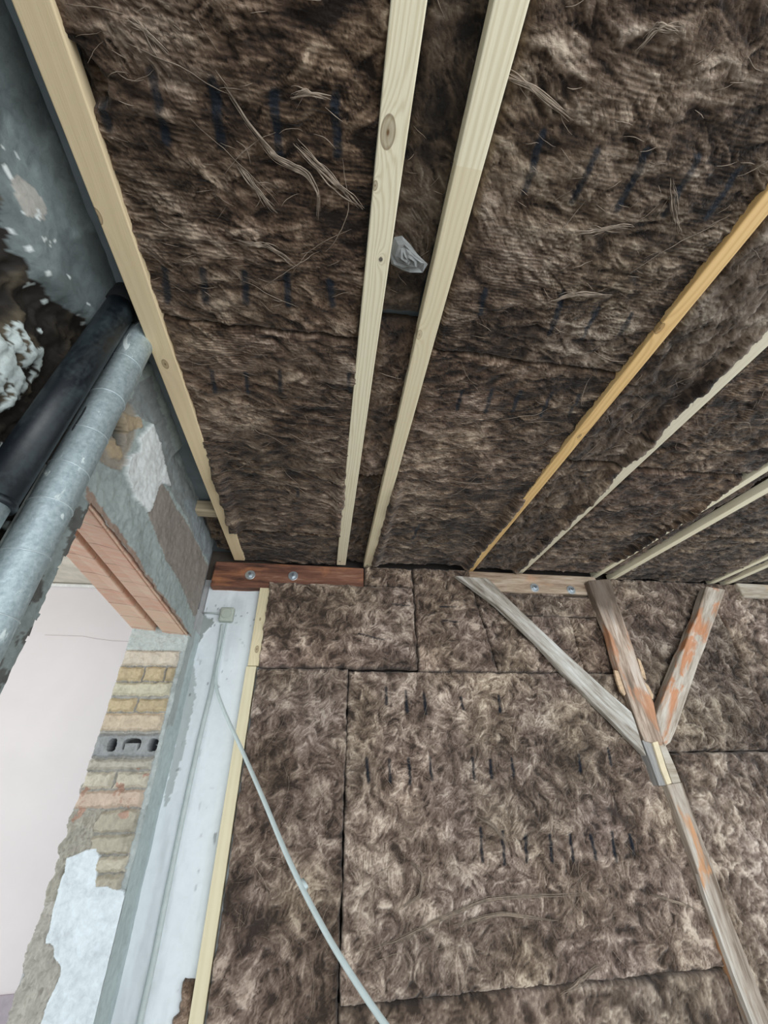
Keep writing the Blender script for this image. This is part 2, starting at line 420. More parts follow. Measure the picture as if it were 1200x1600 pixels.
# ---- the brick end of the left wall (jamb of the opening), facing the viewer
YJ = 1.9
nx, nz = 150, 620
xs = np.linspace(-0.85, XW, nx)
zs = np.concatenate([np.linspace(-1.6, -0.68, 60)[:-1], np.linspace(-0.68, 0.56, nz - 59)])
Xg, Zg = np.meshgrid(xs, zs)
def zj(y, x=200): return atY(x, y, YJ)[2]
courses = [(1016, 1041, 'p'), (1042, 1065, 't3'), (1066, 1088, 'g'), (1091, 1113, 't2'), (1114, 1143, 'f'), (1146, 1183, 'b'),
           (1185, 1203, 'q'), (1205, 1231, 'w2'), (1233, 1262, 'o'), (1264, 1300, 'r'), (1302, 1334, 'r'), (1336, 1362, 'r'), (1364, 1400, 'r')]
col = np.ones(Xg.shape + (3,)) * np.array([0.38, 0.365, 0.33]); Hj = np.full(Xg.shape, -0.004)
jx = (fbm(Xg * 50, Zg * 50, 3) - 0.5) * 0.010; jz = (fbm(Xg * 50, Zg * 50, 8) - 0.5) * 0.010
rng = random.Random(5)
pal = {'p': (0.50, 0.44, 0.36), 't': (0.42, 0.34, 0.215), 'g': (0.44, 0.41, 0.31), 'f': (0.48, 0.395, 0.295), 'q': (0.42, 0.39, 0.33), 'w': (0.45, 0.41, 0.33), 'o': (0.46, 0.36, 0.285), 'r': (0.42, 0.38, 0.30), 'b': (0.29, 0.30, 0.30)}
xl, xr = -0.835, -0.607
for (p0, p1, kd) in courses:
    z1, z0 = zj(p0), zj(p1)
    n = int(kd[1]) if len(kd) > 1 else 1
    cuts = {1: [0, 1], 2: [0, 0.47, 1], 3: [0, 0.45, 0.82, 1]}[n]
    for i in range(n):
        a = xl + (xr - xl) * cuts[i] + 0.002; b_ = xl + (xr - xl) * cuts[i + 1] - 0.002
        d = np.minimum(np.minimum(Xg + jx - a, b_ - Xg - jx), np.minimum(Zg + jz - z0, z1 - Zg - jz))
        k = d > 0.0015
        c = np.array(pal[kd[0]]) * rng.uniform(0.98, 1.24)
        col[k] = c; Hj = np.where(d > 0, 0.014 * smooth(0, 0.012, d) + rng.uniform(0, 0.006), Hj)
zt = zj(1016)
top = Zg > zt + jz; col[top] = (0.46, 0.50, 0.48); Hj[top] = 0.004
# hollow block with three holes
for cxp, w, fill in ((178, 0.016, 0), (208, 0.032, 1), (240, 0.015, 0)):
    q = atY(cxp, 1164, YJ); d = np.hypot(Xg - q[0] + jx * .4, 0) * 0
    rx, rz = w, 0.021
    e = ((np.abs(Xg - q[0]) / rx) ** 3 + (np.abs(Zg - q[2]) / rz) ** 3)
    k = e < 1
    if fill:
        kk = k & ~((Zg < q[2] + 0.006) & (np.abs(Xg - q[0]) < 0.024)); col[kk] = (0.06, 0.06, 0.06); Hj[kk] = -0.035
    else: col[k] = (0.045, 0.05, 0.055); Hj[k] = -0.045
# rubble mortar, left part of the lower courses
lx = -0.745 + 0.02 * fbm(Zg * 20, Zg, 5)
rubm = (Zg < zj(1264)) & (Xg + jx * 2 < lx); col[rubm] = (0.38, 0.355, 0.30)
Hj = np.where(rubm, (fbm(Xg * 45, Zg * 30, 14, 4, .6) - 0.5) * 0.035, Hj)
low = (Zg < zj(1400)); col[low] = (0.42, 0.395, 0.35); Hj = np.where(low, (fbm(Xg * 40, Zg * 28, 15, 4, .6) - 0.5) * 0.035, Hj)
rdm = (fbm(Xg * 26, Zg * 26, 25) > 0.71) & (Zg < zj(1200)) & (Zg > zj(1290)); col[rdm] = (0.44, 0.29, 0.22)
rm = (Xg + jx > xr - 0.002) & (Zg < zt); col[rm] = (0.45, 0.49, 0.48); Hj[rm] = 0.0
plas = inpoly(Xg + jx, Zg + jz, XZ([(108, 1340), (125, 1333), (137, 1328), (152, 1325), (158, 1338), (155, 1350), (153, 1384), (168, 1383), (196, 1390), (200, 1400), (100, 1800), (30, 1800), (60, 1610), (80, 1560), (86, 1545), (99, 1520), (96, 1505), (88, 1492), (86, 1478), (76, 1470), (82, 1440), (90, 1410), (100, 1370)], YJ))
col[plas] = (0.66, 0.72, 0.75); Hj = np.where(plas, 0.016 + (fbm(Xg * 8, Zg * 8, 6) - .5) * .008, Hj)
Hj += (fbm(Xg * 40, Zg * 40, 44, 5, 0.6) - 0.5) * 0.016 * np.where(plas, 0.25, 1)
edge = xl - 0.004 + (fbm(Zg * 30, Zg * 2, 12) - 0.5) * 0.03 * smooth(zj(1150), zj(1250), Zg)
Xe = np.maximum(Xg, edge)
vv = np.stack([Xe, YJ - Hj + np.where(Xg < edge + 0.004, 0.02, 0), Zg], -1).reshape(-1, 3)
m_brick = tint_mat('old cream brick and plaster', 0.85, 60, 0.30, 0.006)
structure('wall_left', vv, gridfaces(nx, len(zs)), m_brick, attrs={'tint': col.reshape(-1, 3)}, sm=True)
structure('wall_left', *box(-0.83, XW - 0.004, YJ + 0.05, 2.06, -1.6, 0.66), m_conc, attrs={'tint': np.full((8, 3), 0.45)})
# narrow return between the jamb and the back wall
Yn, Zn = np.meshgrid(np.linspace(YJ - 0.012, 2.055, 30), np.linspace(-1.6, 0.56, 300))
c = np.ones(Yn.shape + (3,)) * np.array([0.50, 0.57, 0.57]); c *= (1 - 0.18 * fbm(Yn * 10, Zn * 8, 3))[..., None]
gm = (Zn > 0.1 + 0.1 * fbm(Zn * 9, Yn * 9, 8)) & (Yn < 1.96); c[gm] = (0.38, 0.41, 0.40)
vv = np.stack([XW + (fbm(Yn * 20, Zn * 12, 5) - 0.5) * 0.008, Yn, Zn], -1).reshape(-1, 3)
structure('wall_left', vv, gridfaces(30, 300), m_conc, attrs={'tint': c.reshape(-1, 3)}, sm=True)

# ---- the next room through the opening
m_pink = plain('pale pink emulsion', (0.78, 0.72, 0.715), 0.75, nscale=3, var=0.03, bumpd=0.002)
YR = 2.6
structure('wall_far', *box(-3.8, -0.84, YR, YR + 0.12, -0.73, 1.0), m_pink)
structure('wall_far', *box(-3.8, -0.84, YR - 0.012, YR + 0.12, -1.6, -0.73), plain('mauve dado paint', (0.42, 0.36, 0.40), 0.7))
structure('ceiling', *box(-3.8, -0.84, 0.2, YR + 0.12, 1.02, 1.14), plain('cream ceiling distemper', (0.62, 0.57, 0.48), 0.85, nscale=8, var=0.2, bumpd=0.004))
v, f = tube([(-3.8, YR - 0.014, 1.004), (-0.9, YR - 0.014, 1.004)], 0.011, 12)
structure('trim_1', v, f, plain('white cornice bead', (0.78, 0.76, 0.73), 0.6))
# hairline crack on the far wall
pts = [atY(x, y, YR - 0.001) for x, y in ((70, 992), (100, 993), (130, 994), (150, 998), (175, 1001), (215, 1003))]
v, f = tube(pts, 0.0011, 5)
structure('trim_2', v, f, plain('crack', (0.45, 0.38, 0.36), 0.9))

# ================================================================== TIMBER LINTELS OVER THE OPENING
m_lint, nt, b = new_mat('pink sawn lintel brick'); q = NT(nt)
P = q.coord()
br = q.n('ShaderNodeTexBrick'); br.offset = 0.0; br.inputs['Scale'].default_value = 1.0
br.inputs['Brick Width'].default_value = 0.122; br.inputs['Row Height'].default_value = 0.5; br.inputs['Mortar Size'].default_value = 0.0022
br.inputs['Color1'].default_value = (0.66, 0.37, 0.27, 1); br.inputs['Color2'].default_value = (0.74, 0.50, 0.37, 1); br.inputs['Mortar'].default_value = (0.34, 0.19, 0.14, 1)
q.l(q.mapping(P, rot=(0, 0, math.pi / 2), loc=(0, 0.25, 0)), br.inputs['Vector'])
st = q.noise(q.mapping(P, scale=(.25, 1, 1)), 50, 6, 0.65, 0.6)
colr = q.mix(q.ramp(st, [(0.4, 0.0), (0.7, 0.75)]), br.outputs['Color'], (0.70, 0.58, 0.44))
q.l(colr, b.inputs['Base Color']); b.inputs['Roughness'].default_value = 0.8; q.bump(st, 0.4, 0.003, b)
def lintel(x0, x1, zn0, zn1, zf0, zf1, label):
    y0, y1 = 0.86, YJ + 0.02
    v = [(x0, y0, zn0), (x1, y0, zn1), (x1, y1, zf1), (x0, y1, zf0), (x0, y0, .665), (x1, y0, .665), (x1, y1, .665), (x0, y1, .665)]
    f = [(0, 1, 2, 3), (7, 6, 5, 4), (0, 4, 5, 1), (1, 5, 6, 2), (2, 6, 7, 3), (3, 7, 4, 0)]
    o = bevel(link('brick_lintel', v, f, m_lint), 0.004)
    tag(o, label, 'lintel')
lintel(-0.604, XW - 0.010, 0.570, 0.567, 0.519, 0.518, 'brownish pink edge strip of the lintel along the arris under the grey mortar')
lintel(-0.706, -0.608, 0.598, 0.572, 0.530, 0.520, 'pink brick lintel over the opening, the one nearer the insulated room')
lintel(-0.840, -0.738, 0.640, 0.612, 0.545, 0.535, 'pink brick lintel over the opening, the one on the pink room side')
v, f = box(-0.742, -0.702, 0.86, 1.92, 0.63, 0.66)
v = [(x, y, z - (0.03 if y > 1 else 0)) for x, y, z in v]
gr = link('lintel_joint_filler', v, f, plain('red brown groove', (0.20, 0.095, 0.07), 0.7, nscale=40))
tag(gr, 'dark red-brown strip at the bottom of the groove between the two pink lintels', 'filler strip')
v, f = tube([(-0.722, 0.88, 0.625), (-0.722, 1.915, 0.557)], 0.012, 12)
rd = link('reinforcing_bar', v, f, plain('dull brown bar', (0.26, 0.17, 0.14), 0.6, nscale=60)); tag(rd, 'brown round bar lying in the groove between the pink lintels', 'bar')
bpy.data.objects.remove(rd)

# ================================================================== INSULATION
rs = np.random.RandomState(3)
WOOL = {}
def wool(kind, i):
    k = (kind, i % 3)
    if k not in WOOL:
        p = {'ceil': dict(stretch=(0.30, 1.0, 0.6), warp=0.075, bright=1.06, ridge=0.09, lo=0.30, hi=0.66),
             'strip': dict(stretch=(0.55, 0.7, 0.8), warp=0.13, bright=1.0, ridge=0.0, lo=0.27, hi=0.70, warm=0.97),
             'wall': dict(stretch=(0.62, 0.6, 0.62), warp=0.15, bright=1.45, flat=True, ridge=0.0, lo=0.29, hi=0.66, warm=0.98)}[kind]
        WOOL[k] = wool_mat('%s mineral wool %d' % (kind, i % 3), seed=1.7 * (i % 3), **p)
    return WOOL[k]
m_fibre = plain('loose pale fibre', (0.29, 0.225, 0.17), 0.7, nscale=50, var=0.4)
BN = [0]
TEX = {}
def flowtex(U_, V_, kind, sd, res):
    """fibre streaks and painted tuft shading: noise smeared along a swirling direction field"""
    if 'n' not in TEX:
        r_ = np.random.RandomState(11); TEX['n'] = r_.rand(2048, 2048)
        a_ = TEX['n']; a_ = (a_ + np.roll(a_, 1, 0) + np.roll(a_, 1, 1) + np.roll(np.roll(a_, 1, 0), 1, 1)) / 4; TEX['n'] = a_
    N_ = TEX['n']; cs = 0.0021
    def cells(x, y, sx, sy, k):
        gx_, gy_ = x / sx, y / sy; bx0 = np.floor(gx_); by0 = np.floor(gy_)
        best = np.full(x.shape, 1e9); sec = np.full(x.shape, 1e9); r1_ = np.zeros(x.shape); r2_ = np.zeros(x.shape); ox = np.zeros(x.shape); oy = np.zeros(x.shape)
        for a in (-1, 0, 1):
            for b3 in (-1, 0, 1):
                cx = (bx0 + a).astype(int); cy = (by0 + b3).astype(int)
                q1 = TEX['r'][(cx * 7 + k * 13) & 511, (cy * 3 + k * 5) & 511]; q2 = TEX['r'][(cx * 5 + k * 29 + 100) & 511, (cy * 11 + k) & 511]
                q3 = TEX['r'][(cx * 3 + k * 17 + 37) & 511, (cy * 7 + k * 3 + 200) & 511]; q4 = TEX['r'][(cx * 9 + k + 300) & 511, (cy * 5 + k * 7 + 50) & 511]
                ddx = gx_ - (bx0 + a + q1); ddy = gy_ - (by0 + b3 + q2); dd = np.hypot(ddx, ddy)
                nw = dd < best; sec = np.where(nw, best, np.minimum(sec, dd))
                r1_ = np.where(nw, q3, r1_); r2_ = np.where(nw, q4, r2_); ox = np.where(nw, ddx, ox); oy = np.where(nw, ddy, oy); best = np.where(nw, dd, best)
        return r1_, r2_, ox, oy, sec - best
    if 'r' not in TEX: TEX['r'] = np.random.RandomState(5).rand(512, 512)
    kk = sd % 97
    wx = (fbm(U_ * 16, V_ * 16, sd + 70, 3) - .5) * .05; wy = (fbm(U_ * 16, V_ * 16, sd + 71, 3) - .5) * .05
    if kind == 'ceil': szs = ((0.085, 0.034), (0.036, 0.016)); spread = 0.75
    elif kind == 'strip': szs = ((0.06, 0.045), (0.026, 0.018)); spread = 2.2
    else: szs = ((0.058, 0.052), (0.024, 0.022)); spread = 3.0
    a1, b1, ox, oy, e1 = cells(U_ + wx, V_ + wy, szs[0][0], szs[0][1], kk)
    a2, b2_, ox2, oy2, e2 = cells(U_ + wx * 1.3, V_ + wy * 1.3, szs[1][0], szs[1][1], kk + 31)
    base_a = (fbm(U_ * 3, V_ * 3, sd + 72, 2) - .5) * (1.2 if kind == 'ceil' else 5)
    th = base_a + (a1 - .5) * spread + (a2 - .5) * spread * .45 + (b1 - .5) * 3.4 * (ox * np.sin(a1 * 6) + oy * np.cos(a1 * 6))
    if kind == 'wall': th = th + np.where(b1 > .55, math.pi / 2, 0.0)
    dx, dy = np.cos(th), np.sin(th)
    Bc = 0.55 * b1 + 0.45 * b2_ + 0.22 * (ox * dx + oy * dy) + 0.14 * (ox2 * dx + oy2 * dy)  # each tuft graded to one side, its lit face put into the tone
    Bc = Bc - 0.65 * (1 - smooth(0.0, 0.18, e1)) * (b2_ < .6) - 0.22 * (1 - smooth(0.0, 0.2, e2)) * (a2 < .55)  # shadow creases painted along some tuft edges
    l_ = np.hypot(dx, dy) + 1e-6; dx /= l_; dy /= l_
    # direction lookup grid index for following the field
    nv_, nu_ = U_.shape
    du_ = (U_[:, -1:] - U_[:, :1]) / (nu_ - 1); dv_ = (V_[-1:, :] - V_[:1, :]) / (nv_ - 1)
    I0, J0 = np.meshgrid(np.arange(nu_, dtype=float), np.arange(nv_, dtype=float))
    acc = np.zeros(U_.shape); acc2 = np.zeros(U_.shape); accB = np.zeros(U_.shape); K = 8; st = 0.0026
    for sg in (1, -1):
        x = U_.copy(); y = V_.copy(); ii = I0.copy(); jj = J0.copy()
        pdx = None
        for k in range(K * 2):
            a = np.clip(ii, 0, nu_ - 1).astype(int); c_ = np.clip(jj, 0, nv_ - 1).astype(int)
            ddx = dx[c_, a]; ddy = dy[c_, a]
            if pdx is not None:
                fl = np.where(ddx * pdx + ddy * pdy < 0, -1.0, 1.0); ddx = ddx * fl; ddy = ddy * fl
            pdx, pdy = ddx, ddy
            x = x + sg * st * ddx; y = y + sg * st * ddy
            ii = ii + sg * st * ddx / du_; jj = jj + sg * st * ddy / dv_
            if k < K: acc += N_[(np.floor(y / cs).astype(int)) & 2047, (np.floor(x / cs).astype(int)) & 2047]
            if k < K: accB += Bc[c_, a]
            acc2 += N_[(np.floor(y / cs / 3.1).astype(int)) & 2047, (np.floor(x / cs / 3.1).astype(int)) & 2047]
    acc = (acc - acc.mean()) / acc.std(); acc2 = (acc2 - acc2.mean()) / acc2.std()
    accB = (accB - accB.mean()) / accB.std()
    B = fbm(U_ * 11 + 2.2 * fbm(U_ * 5, V_ * 5, sd + 64), V_ * 11, sd + 63, 4, 0.6)
    B2 = fbm(U_ * 3.1, V_ * 3.1, sd + 65, 3)
    v = 0.46 + 0.075 * acc * (0.6 + B) + 0.045 * acc2 + 0.100 * accB + 0.30 * (B - 0.5) + 0.42 * (B2 - 0.5)
    return np.clip(v, 0.02, 1.0)
def batt(label, frame, u0, u1, v0, v1, base, kind='ceil', amp=0.010, res=0.0042, thick=0.05, marks=(), tint=(1, 1, 1), group=None,
         edge=0.014, fib=200, jit=0.004, holes=(), lean=None, name='insulation_batt', inkw=0.0065, gouges=(), wisps=()):
    """one slab of wool; u0/u1 may be functions of v; base is the mean surface plane"""
    BN[0] += 1; sd = BN[0] * 131
    fu0 = u0 if callable(u0) else (lambda v: v * 0 + u0); fu1 = u1 if callable(u1) else (lambda v: v * 0 + u1)
    vm = 0.5 * (v0 + v1); w = float(abs(fu1(np.array([vm])) - fu0(np.array([vm])))[0]); 
    nu = max(8, int(w / res)); nv = max(8, int((v1 - v0) / res))
    s, t = np.meshgrid(np.linspace(0, 1, nu), np.linspace(0, 1, nv))
    Vv = v0 + (v1 - v0) * t
    a = fu0(Vv) + (fbm(Vv * 22, Vv * 0 + 1, sd) - 0.5) * jit * 3; b2 = fu1(Vv) + (fbm(Vv * 22, Vv * 0 + 7, sd + 1) - 0.5) * jit * 3
    Uu = a + (b2 - a) * s
    Vv = Vv + (fbm(Uu * 18, Uu * 0 + 3, sd + 2) - 0.5) * jit * 2.5 * np.abs(2 * t - 1) ** 6
    def hf(U_, V_):
        wx = (fbm(U_ * 7, V_ * 7, sd + 3, 3) - 0.5) * 0.14; wy = (fbm(U_ * 7, V_ * 7, sd + 4, 3) - 0.5) * 0.14
        if kind == 'ceil': h = fbm((U_ + wx) * 14, (V_ + wy) * 40, sd + 5, 4, 0.55)
        else: h = fbm((U_ + wx) * 24, (V_ + wy) * 24, sd + 5, 4, 0.55)
        rid = 1 - np.abs(2 * fbm((U_ + wy) * 9, (V_ + wx) * 9, sd + 6, 4) - 1) * 2.2
        lowf = fbm(U_ * 4, V_ * 4, sd + 7, 2)
        return (h - 0.5) * 1.7 + rid * 0.35 + (lowf - 0.5) * 1.1
    lic = flowtex(Uu, Vv, kind, sd, res)
    Hh = hf(Uu, Vv) * amp + (lic - 0.5) * amp * 1.5
    du = np.minimum(s, 1 - s) * w; dv = np.minimum(t, 1 - t) * (v1 - v0); d = np.minimum(du, dv)
    Hh = Hh - 0.022 * (1 - np.sqrt(np.clip(d / edge, 0, 1))) ** 1.5
    if lean is not None: Hh = Hh + lean(Uu, Vv)
    ink = np.zeros(Uu.shape)
    for (p, q_) in marks:
        a2 = (atZ(*p, base) if frame == 'ceil' else atY(*p, base)); c2 = (atZ(*q_, base) if frame == 'ceil' else atY(*q_, base))
        ii = (0, 1) if frame == 'ceil' else (0, 2)
        dd, tt = segdist(Uu + (fbm(Uu * 60, Vv * 60, sd + 8) - 0.5) * 0.008, Vv, (a2[ii[0]], a2[ii[1]]), (c2[ii[0]], c2[ii[1]]))
        ink = np.maximum(ink, (1 - smooth(inkw * 0.6, inkw * 1.4, dd)) * 1.0)
    for (p, rr_, dp) in holes:
        a2 = (atZ(*p, base) if frame == 'ceil' else atY(*p, base)); vv2 = a2[1] if frame == 'ceil' else a2[2]
        dd = np.hypot(Uu - a2[0], Vv - vv2) + (fbm(Uu * 40, Vv * 40, sd + 9) - 0.5) * rr_
        Hh = Hh - dp * (1 - smooth(rr_ * 0.5, rr_, dd))
    for (p, q_, gw, gd) in gouges:
        a2 = (atZ(*p, base) if frame == 'ceil' else atY(*p, base)); c2 = (atZ(*q_, base) if frame == 'ceil' else atY(*q_, base))
        ii = (0, 1) if frame == 'ceil' else (0, 2)
        dd, tt = segdist(Uu + (fbm(Uu * 30, Vv * 30, sd + 18) - 0.5) * 0.02, Vv + (fbm(Uu * 30, Vv * 30, sd + 19) - 0.5) * 0.02, (a2[ii[0]], a2[ii[1]]), (c2[ii[0]], c2[ii[1]]))
        Hh = Hh - gd * (1 - smooth(gw * 0.3, gw, dd))
    ti = np.ones(Uu.shape + (3,)) * np.array(tint)
    hue = fbm(Uu * 2.5, Vv * 2.5, sd + 10, 3)
    ti *= (0.82 + 0.36 * hue)[..., None]
    ti *= np.stack([1 + 0.05 * (hue - .5), 1 + 0 * hue, 1 - 0.16 * (fbm(Uu * 5, Vv * 5, sd + 12, 2) - .5)], -1)
    if frame == 'ceil': P3 = np.stack([Uu, Vv, base - Hh], -1)
    else: P3 = np.stack([Uu, base - Hh, Vv], -1)
    top = P3.reshape(-1, 3); nrm = np.array([0, 0, 1.0]) if frame == 'ceil' else np.array([0, 1.0, 0])
    idx = np.arange(nu * nv).reshape(nv, nu)
    ring = np.concatenate([idx[0, :], idx[1:, -1], idx[-1, -2::-1], idx[-2:0:-1, 0]])
    back = top[ring].copy(); k = 2 if frame == 'ceil' else 1
    back[:, k] = base + thick
    n0 = len(top); nr = len(ring); allv = np.vstack([top, back])
    F1 = gridfaces(nu, nv).tolist()
    for i in range(nr):
        j = (i + 1) % nr; F1.append([int(ring[i]), int(n0 + i), int(n0 + j), int(ring[j])])
    F1.append([int(n0 + i) for i in range(nr)])
    tall = np.vstack([ti.reshape(-1, 3), np.ones((nr, 3)) * 0.7]); iall = np.concatenate([ink.ravel(), np.zeros(nr)])
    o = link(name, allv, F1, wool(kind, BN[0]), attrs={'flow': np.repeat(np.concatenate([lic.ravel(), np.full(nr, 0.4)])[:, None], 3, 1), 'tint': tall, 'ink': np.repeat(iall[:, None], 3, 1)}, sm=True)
    tag(o, label, 'insulation', None if name == 'insulation_tuft' else ('insulation batts fitted on the back wall' if frame == 'wall' else 'insulation batts fitted between the ceiling battens'))
    # loose fibres lying on the face
    areaf = w * (v1 - v0); n = int(fib * areaf)
    if n > 0:
        VV = []; FF = []; off = 0
        rr = np.random.RandomState(sd)
        for i in range(n):
            long = rr.rand() < 0.10
            L = rr.randint(6, 11) if not long else rr.randint(12, 22)
            stp = 0.005 if not long else 0.010
            u = fu0(np.array([vm]))[0] + w * rr.uniform(0.06, 0.94); v = v0 + (v1 - v0) * rr.uniform(0.05, 0.95)
            an = rr.normal(0, 0.45) + (math.pi if rr.rand() < .5 else 0) if kind == 'ceil' else rr.uniform(0, 6.28)
            cur = rr.normal(0, 0.05)
            pu = []; pv = []
            for j in range(L):
                pu.append(u); pv.append(v); u += math.cos(an) * stp; v += math.sin(an) * stp; an += cur + rr.normal(0, 0.10)
            pu = np.array(pu); pv = np.array(pv)
            ok = (pv > v0 + .012) & (pv < v1 - .012) & (pu > fu0(pv) + .012) & (pu < fu1(pv) - .012)
            if ok.sum() < len(ok): 
                pu = pu[ok]; pv = pv[ok]
                if len(pu) < 4: continue
            hh = hf(pu, pv) * amp
            if lean is not None: hh = hh + lean(pu, pv)
            hh = np.convolve(np.pad(hh, 1, mode='edge'), [0.25, 0.5, 0.25], 'valid') + 0.0008 + (0.004 if long else 0.002) * np.sin(np.linspace(0, math.pi, len(pu)))
            pts = np.stack([pu, pv, base - hh], -1) if frame == 'ceil' else np.stack([pu, base - hh, pv], -1)
            r0 = (rr.uniform(0.0006, 0.0011) if long else rr.uniform(0.0004, 0.0008))
            rad = r0 * (0.3 + 0.7 * np.sin(np.linspace(0.15, math.pi - 0.1, len(pu))))
            tv, tf = tube(pts, rad, 3, cap=False)
            VV += tv; FF += [tuple(a_ + off for a_ in x) for x in tf]; off += len(tv)
        for wl in wisps:
            W2 = [(atZ(*p, base)[:2] if frame == 'ceil' else atY(*p, base)[[0, 2]]) for p in wl]
            W2 = np.array(W2); t0 = np.linspace(0, len(W2) - 1, 14 * (len(W2) - 1))
            cu = np.interp(t0, range(len(W2)), W2[:, 0]); cv = np.interp(t0, range(len(W2)), W2[:, 1])
            for _ in range(6):
                cu = np.convolve(np.pad(cu, 1, mode='edge'), [.25, .5, .25], 'valid'); cv = np.convolve(np.pad(cv, 1, mode='edge'), [.25, .5, .25], 'valid')
            for b3 in range(12):
                a3, z3 = sorted(rr.uniform(0, 1, 2)); a3 *= 0.4; z3 = 0.6 + 0.4 * z3; i0, i1 = int(a3 * len(t0)), int(z3 * len(t0))
                q_ = np.linspace(0, 1, i1 - i0); off_ = rr.normal(0, 0.0035); 
                pu = cu[i0:i1] + off_ * np.sin(q_ * 3 + b3) + rr.normal(0, .002); pv = cv[i0:i1] + off_ * np.cos(q_ * 4 + b3) + rr.normal(0, .002)
                if len(pu) < 5: continue
                hh = hf(pu, pv) * amp
                if lean is not None: hh = hh + lean(pu, pv)
                hh = hh + 0.004 + 0.003 * np.sin(q_ * math.pi)
                pts = np.stack([pu, pv, base - hh], -1) if frame == 'ceil' else np.stack([pu, base - hh, pv], -1)
                tv, tf = tube(pts, rr.uniform(.0004, .0012) * (0.25 + np.sin(q_ * math.pi)), 4, cap=False)
                VV += tv; FF += [tuple(a_ + off for a_ in x) for x in tf]; off += len(tv)
        if VV:
            fo = link('loose_fibre', VV, FF, m_fibre, parent=o, sm=True); fo['kind'] = 'stuff'
    return o

def seg(*a): return [((x0, y0), (x1, y1)) for x0, y0, x1, y1 in a]
GC = 'insulation batts between the ceiling battens'
ZB = 0.95; ZW = 0.962
def bulge(x, side, y0, y1, a=0.026):
    def g(U_, V_):
        n_ = 0.45 + 1.1 * fbm(U_ * 16, V_ * 16, 301, 3)
        k_ = smooth(y0, y1, V_) * (1 - smooth(0.012, 0.05, (U_ - (x(V_) if callable(x) else x)) * side))
        return a * k_ * n_
    return g
def both(f, g): return lambda U_, V_: f(U_, V_) + g(U_, V_)
# -- ceiling bay between first and second batten
yS1 = atZ(420, 515, ZW)[1]; yS1b = atZ(450, 832, ZW)[1]
batt('dark brown overhead batt with four long ink strokes, nearest on the left', 'ceil', lambda v: -0.462 + v * 0.0, 0.046, -0.35, yS1, ZW, marks=seg((238, 115, 262, 218), (333, 125, 347, 225), (428, 145, 437, 240), (524, 150, 527, 240), (160, 170, 170, 198), (258, 420, 262, 470), (318, 420, 322, 470), (382, 425, 385, 470), (448, 430, 450, 475), (515, 440, 519, 478)), holes=[((132, 120), 0.035, 0.045)], wisps=[[(345, 120), (385, 185), (430, 245), (480, 268), (500, 300), (498, 345)], [(455, 215), (500, 258), (545, 300), (570, 330)], [(370, 250), (400, 290), (440, 335)], [(200, 25), (230, 50), (270, 90)], [(450, 150), (485, 145), (520, 155)], [(360, 370), (420, 380), (470, 420)]], group=None, res=0.0033, tint=(0.95, 0.88, 0.82), inkw=0.008)
batt('brown batt beyond the first ceiling seam, between leftmost batten and knotty batten', 'ceil', lambda v: -0.455 - 0.010 * (v - 1), 0.056, yS1 + 0.002, yS1b, ZW - 0.002, lean=both(bulge(-0.446, 1, 0.95, 1.3), bulge(0.048, -1, 1.0, 1.4, 0.020)), marks=seg((331, 580, 337, 612), (384, 582, 387, 612), (437, 580, 439, 610), (545, 580, 547, 612), (465, 765, 466, 775)), tint=(0.97, 0.9, 0.84), inkw=0.006)
batt('narrow brown batt at the far end of the left bay, above the red-brown timber', 'ceil', -0.478, 0.056, yS1b + 0.002, 2.03, ZW, tint=(0.95, 0.9, 0.85))
# -- strip between second and third batten (recessed)
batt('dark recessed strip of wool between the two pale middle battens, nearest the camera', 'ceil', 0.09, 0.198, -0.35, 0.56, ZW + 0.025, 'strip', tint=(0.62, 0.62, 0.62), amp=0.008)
batt('rolled tuft of wool packed between the middle battens behind the plastic scrap', 'ceil', 0.092, 0.205, 0.585, 1.22, ZW + 0.012, 'strip', tint=(0.9, 0.84, 0.8), amp=0.015)
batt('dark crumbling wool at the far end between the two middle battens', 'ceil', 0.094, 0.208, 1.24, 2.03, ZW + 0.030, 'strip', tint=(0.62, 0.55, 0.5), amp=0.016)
# -- bay between third and fourth batten
yS2 = atZ(800, 563, ZW)[1]
sl = lambda c: (lambda v: c)
def right4(v): return 0.826 - (v - 0.6) * 0.02
batt('wide overhead batt with five slanting ink strokes, left of the orange batten', 'ceil', 0.252, right4, -0.35, yS2, ZW, marks=seg((848, 208, 820, 300), (930, 235, 895, 315), (1010, 235, 965, 325), (1090, 245, 1040, 335), (1155, 265, 1105, 340), (758, 455, 750, 490), (880, 460, 858, 520), (935, 485, 908, 528), (985, 490, 968, 520)), res=0.0033, tint=(1.02, 1.0, 0.97), inkw=0.007, holes=[((870, 170), .012, .02)], wisps=[[(890, 360), (930, 358), (960, 352), (990, 356)], [(1045, 275), (1052, 330), (1060, 370)], [(850, 470), (900, 455), (960, 460)], [(990, 80), (1025, 35), (1060, 50)], [(780, 110), (830, 130), (900, 190)]])
batt('brown batt past the right-hand ceiling seam, up to the orange batten', 'ceil', 0.243, lambda v: 0.826 - (v - 0.9) * 0.018, yS2 + 0.003, 1.978, ZW - 0.002, lean=both(bulge(0.248, 1, 1.0, 1.4, 0.024), bulge(lambda v: 0.818 - (v - .9) * .018, -1, 1.0, 1.5, 0.026)), marks=seg((722, 610, 714, 640), (770, 610, 758, 645), (815, 612, 800, 645), (862, 615, 845, 650), (905, 618, 890, 648), (655, 820, 645, 840)), tint=(0.98, 0.92, 0.87), inkw=0.006)
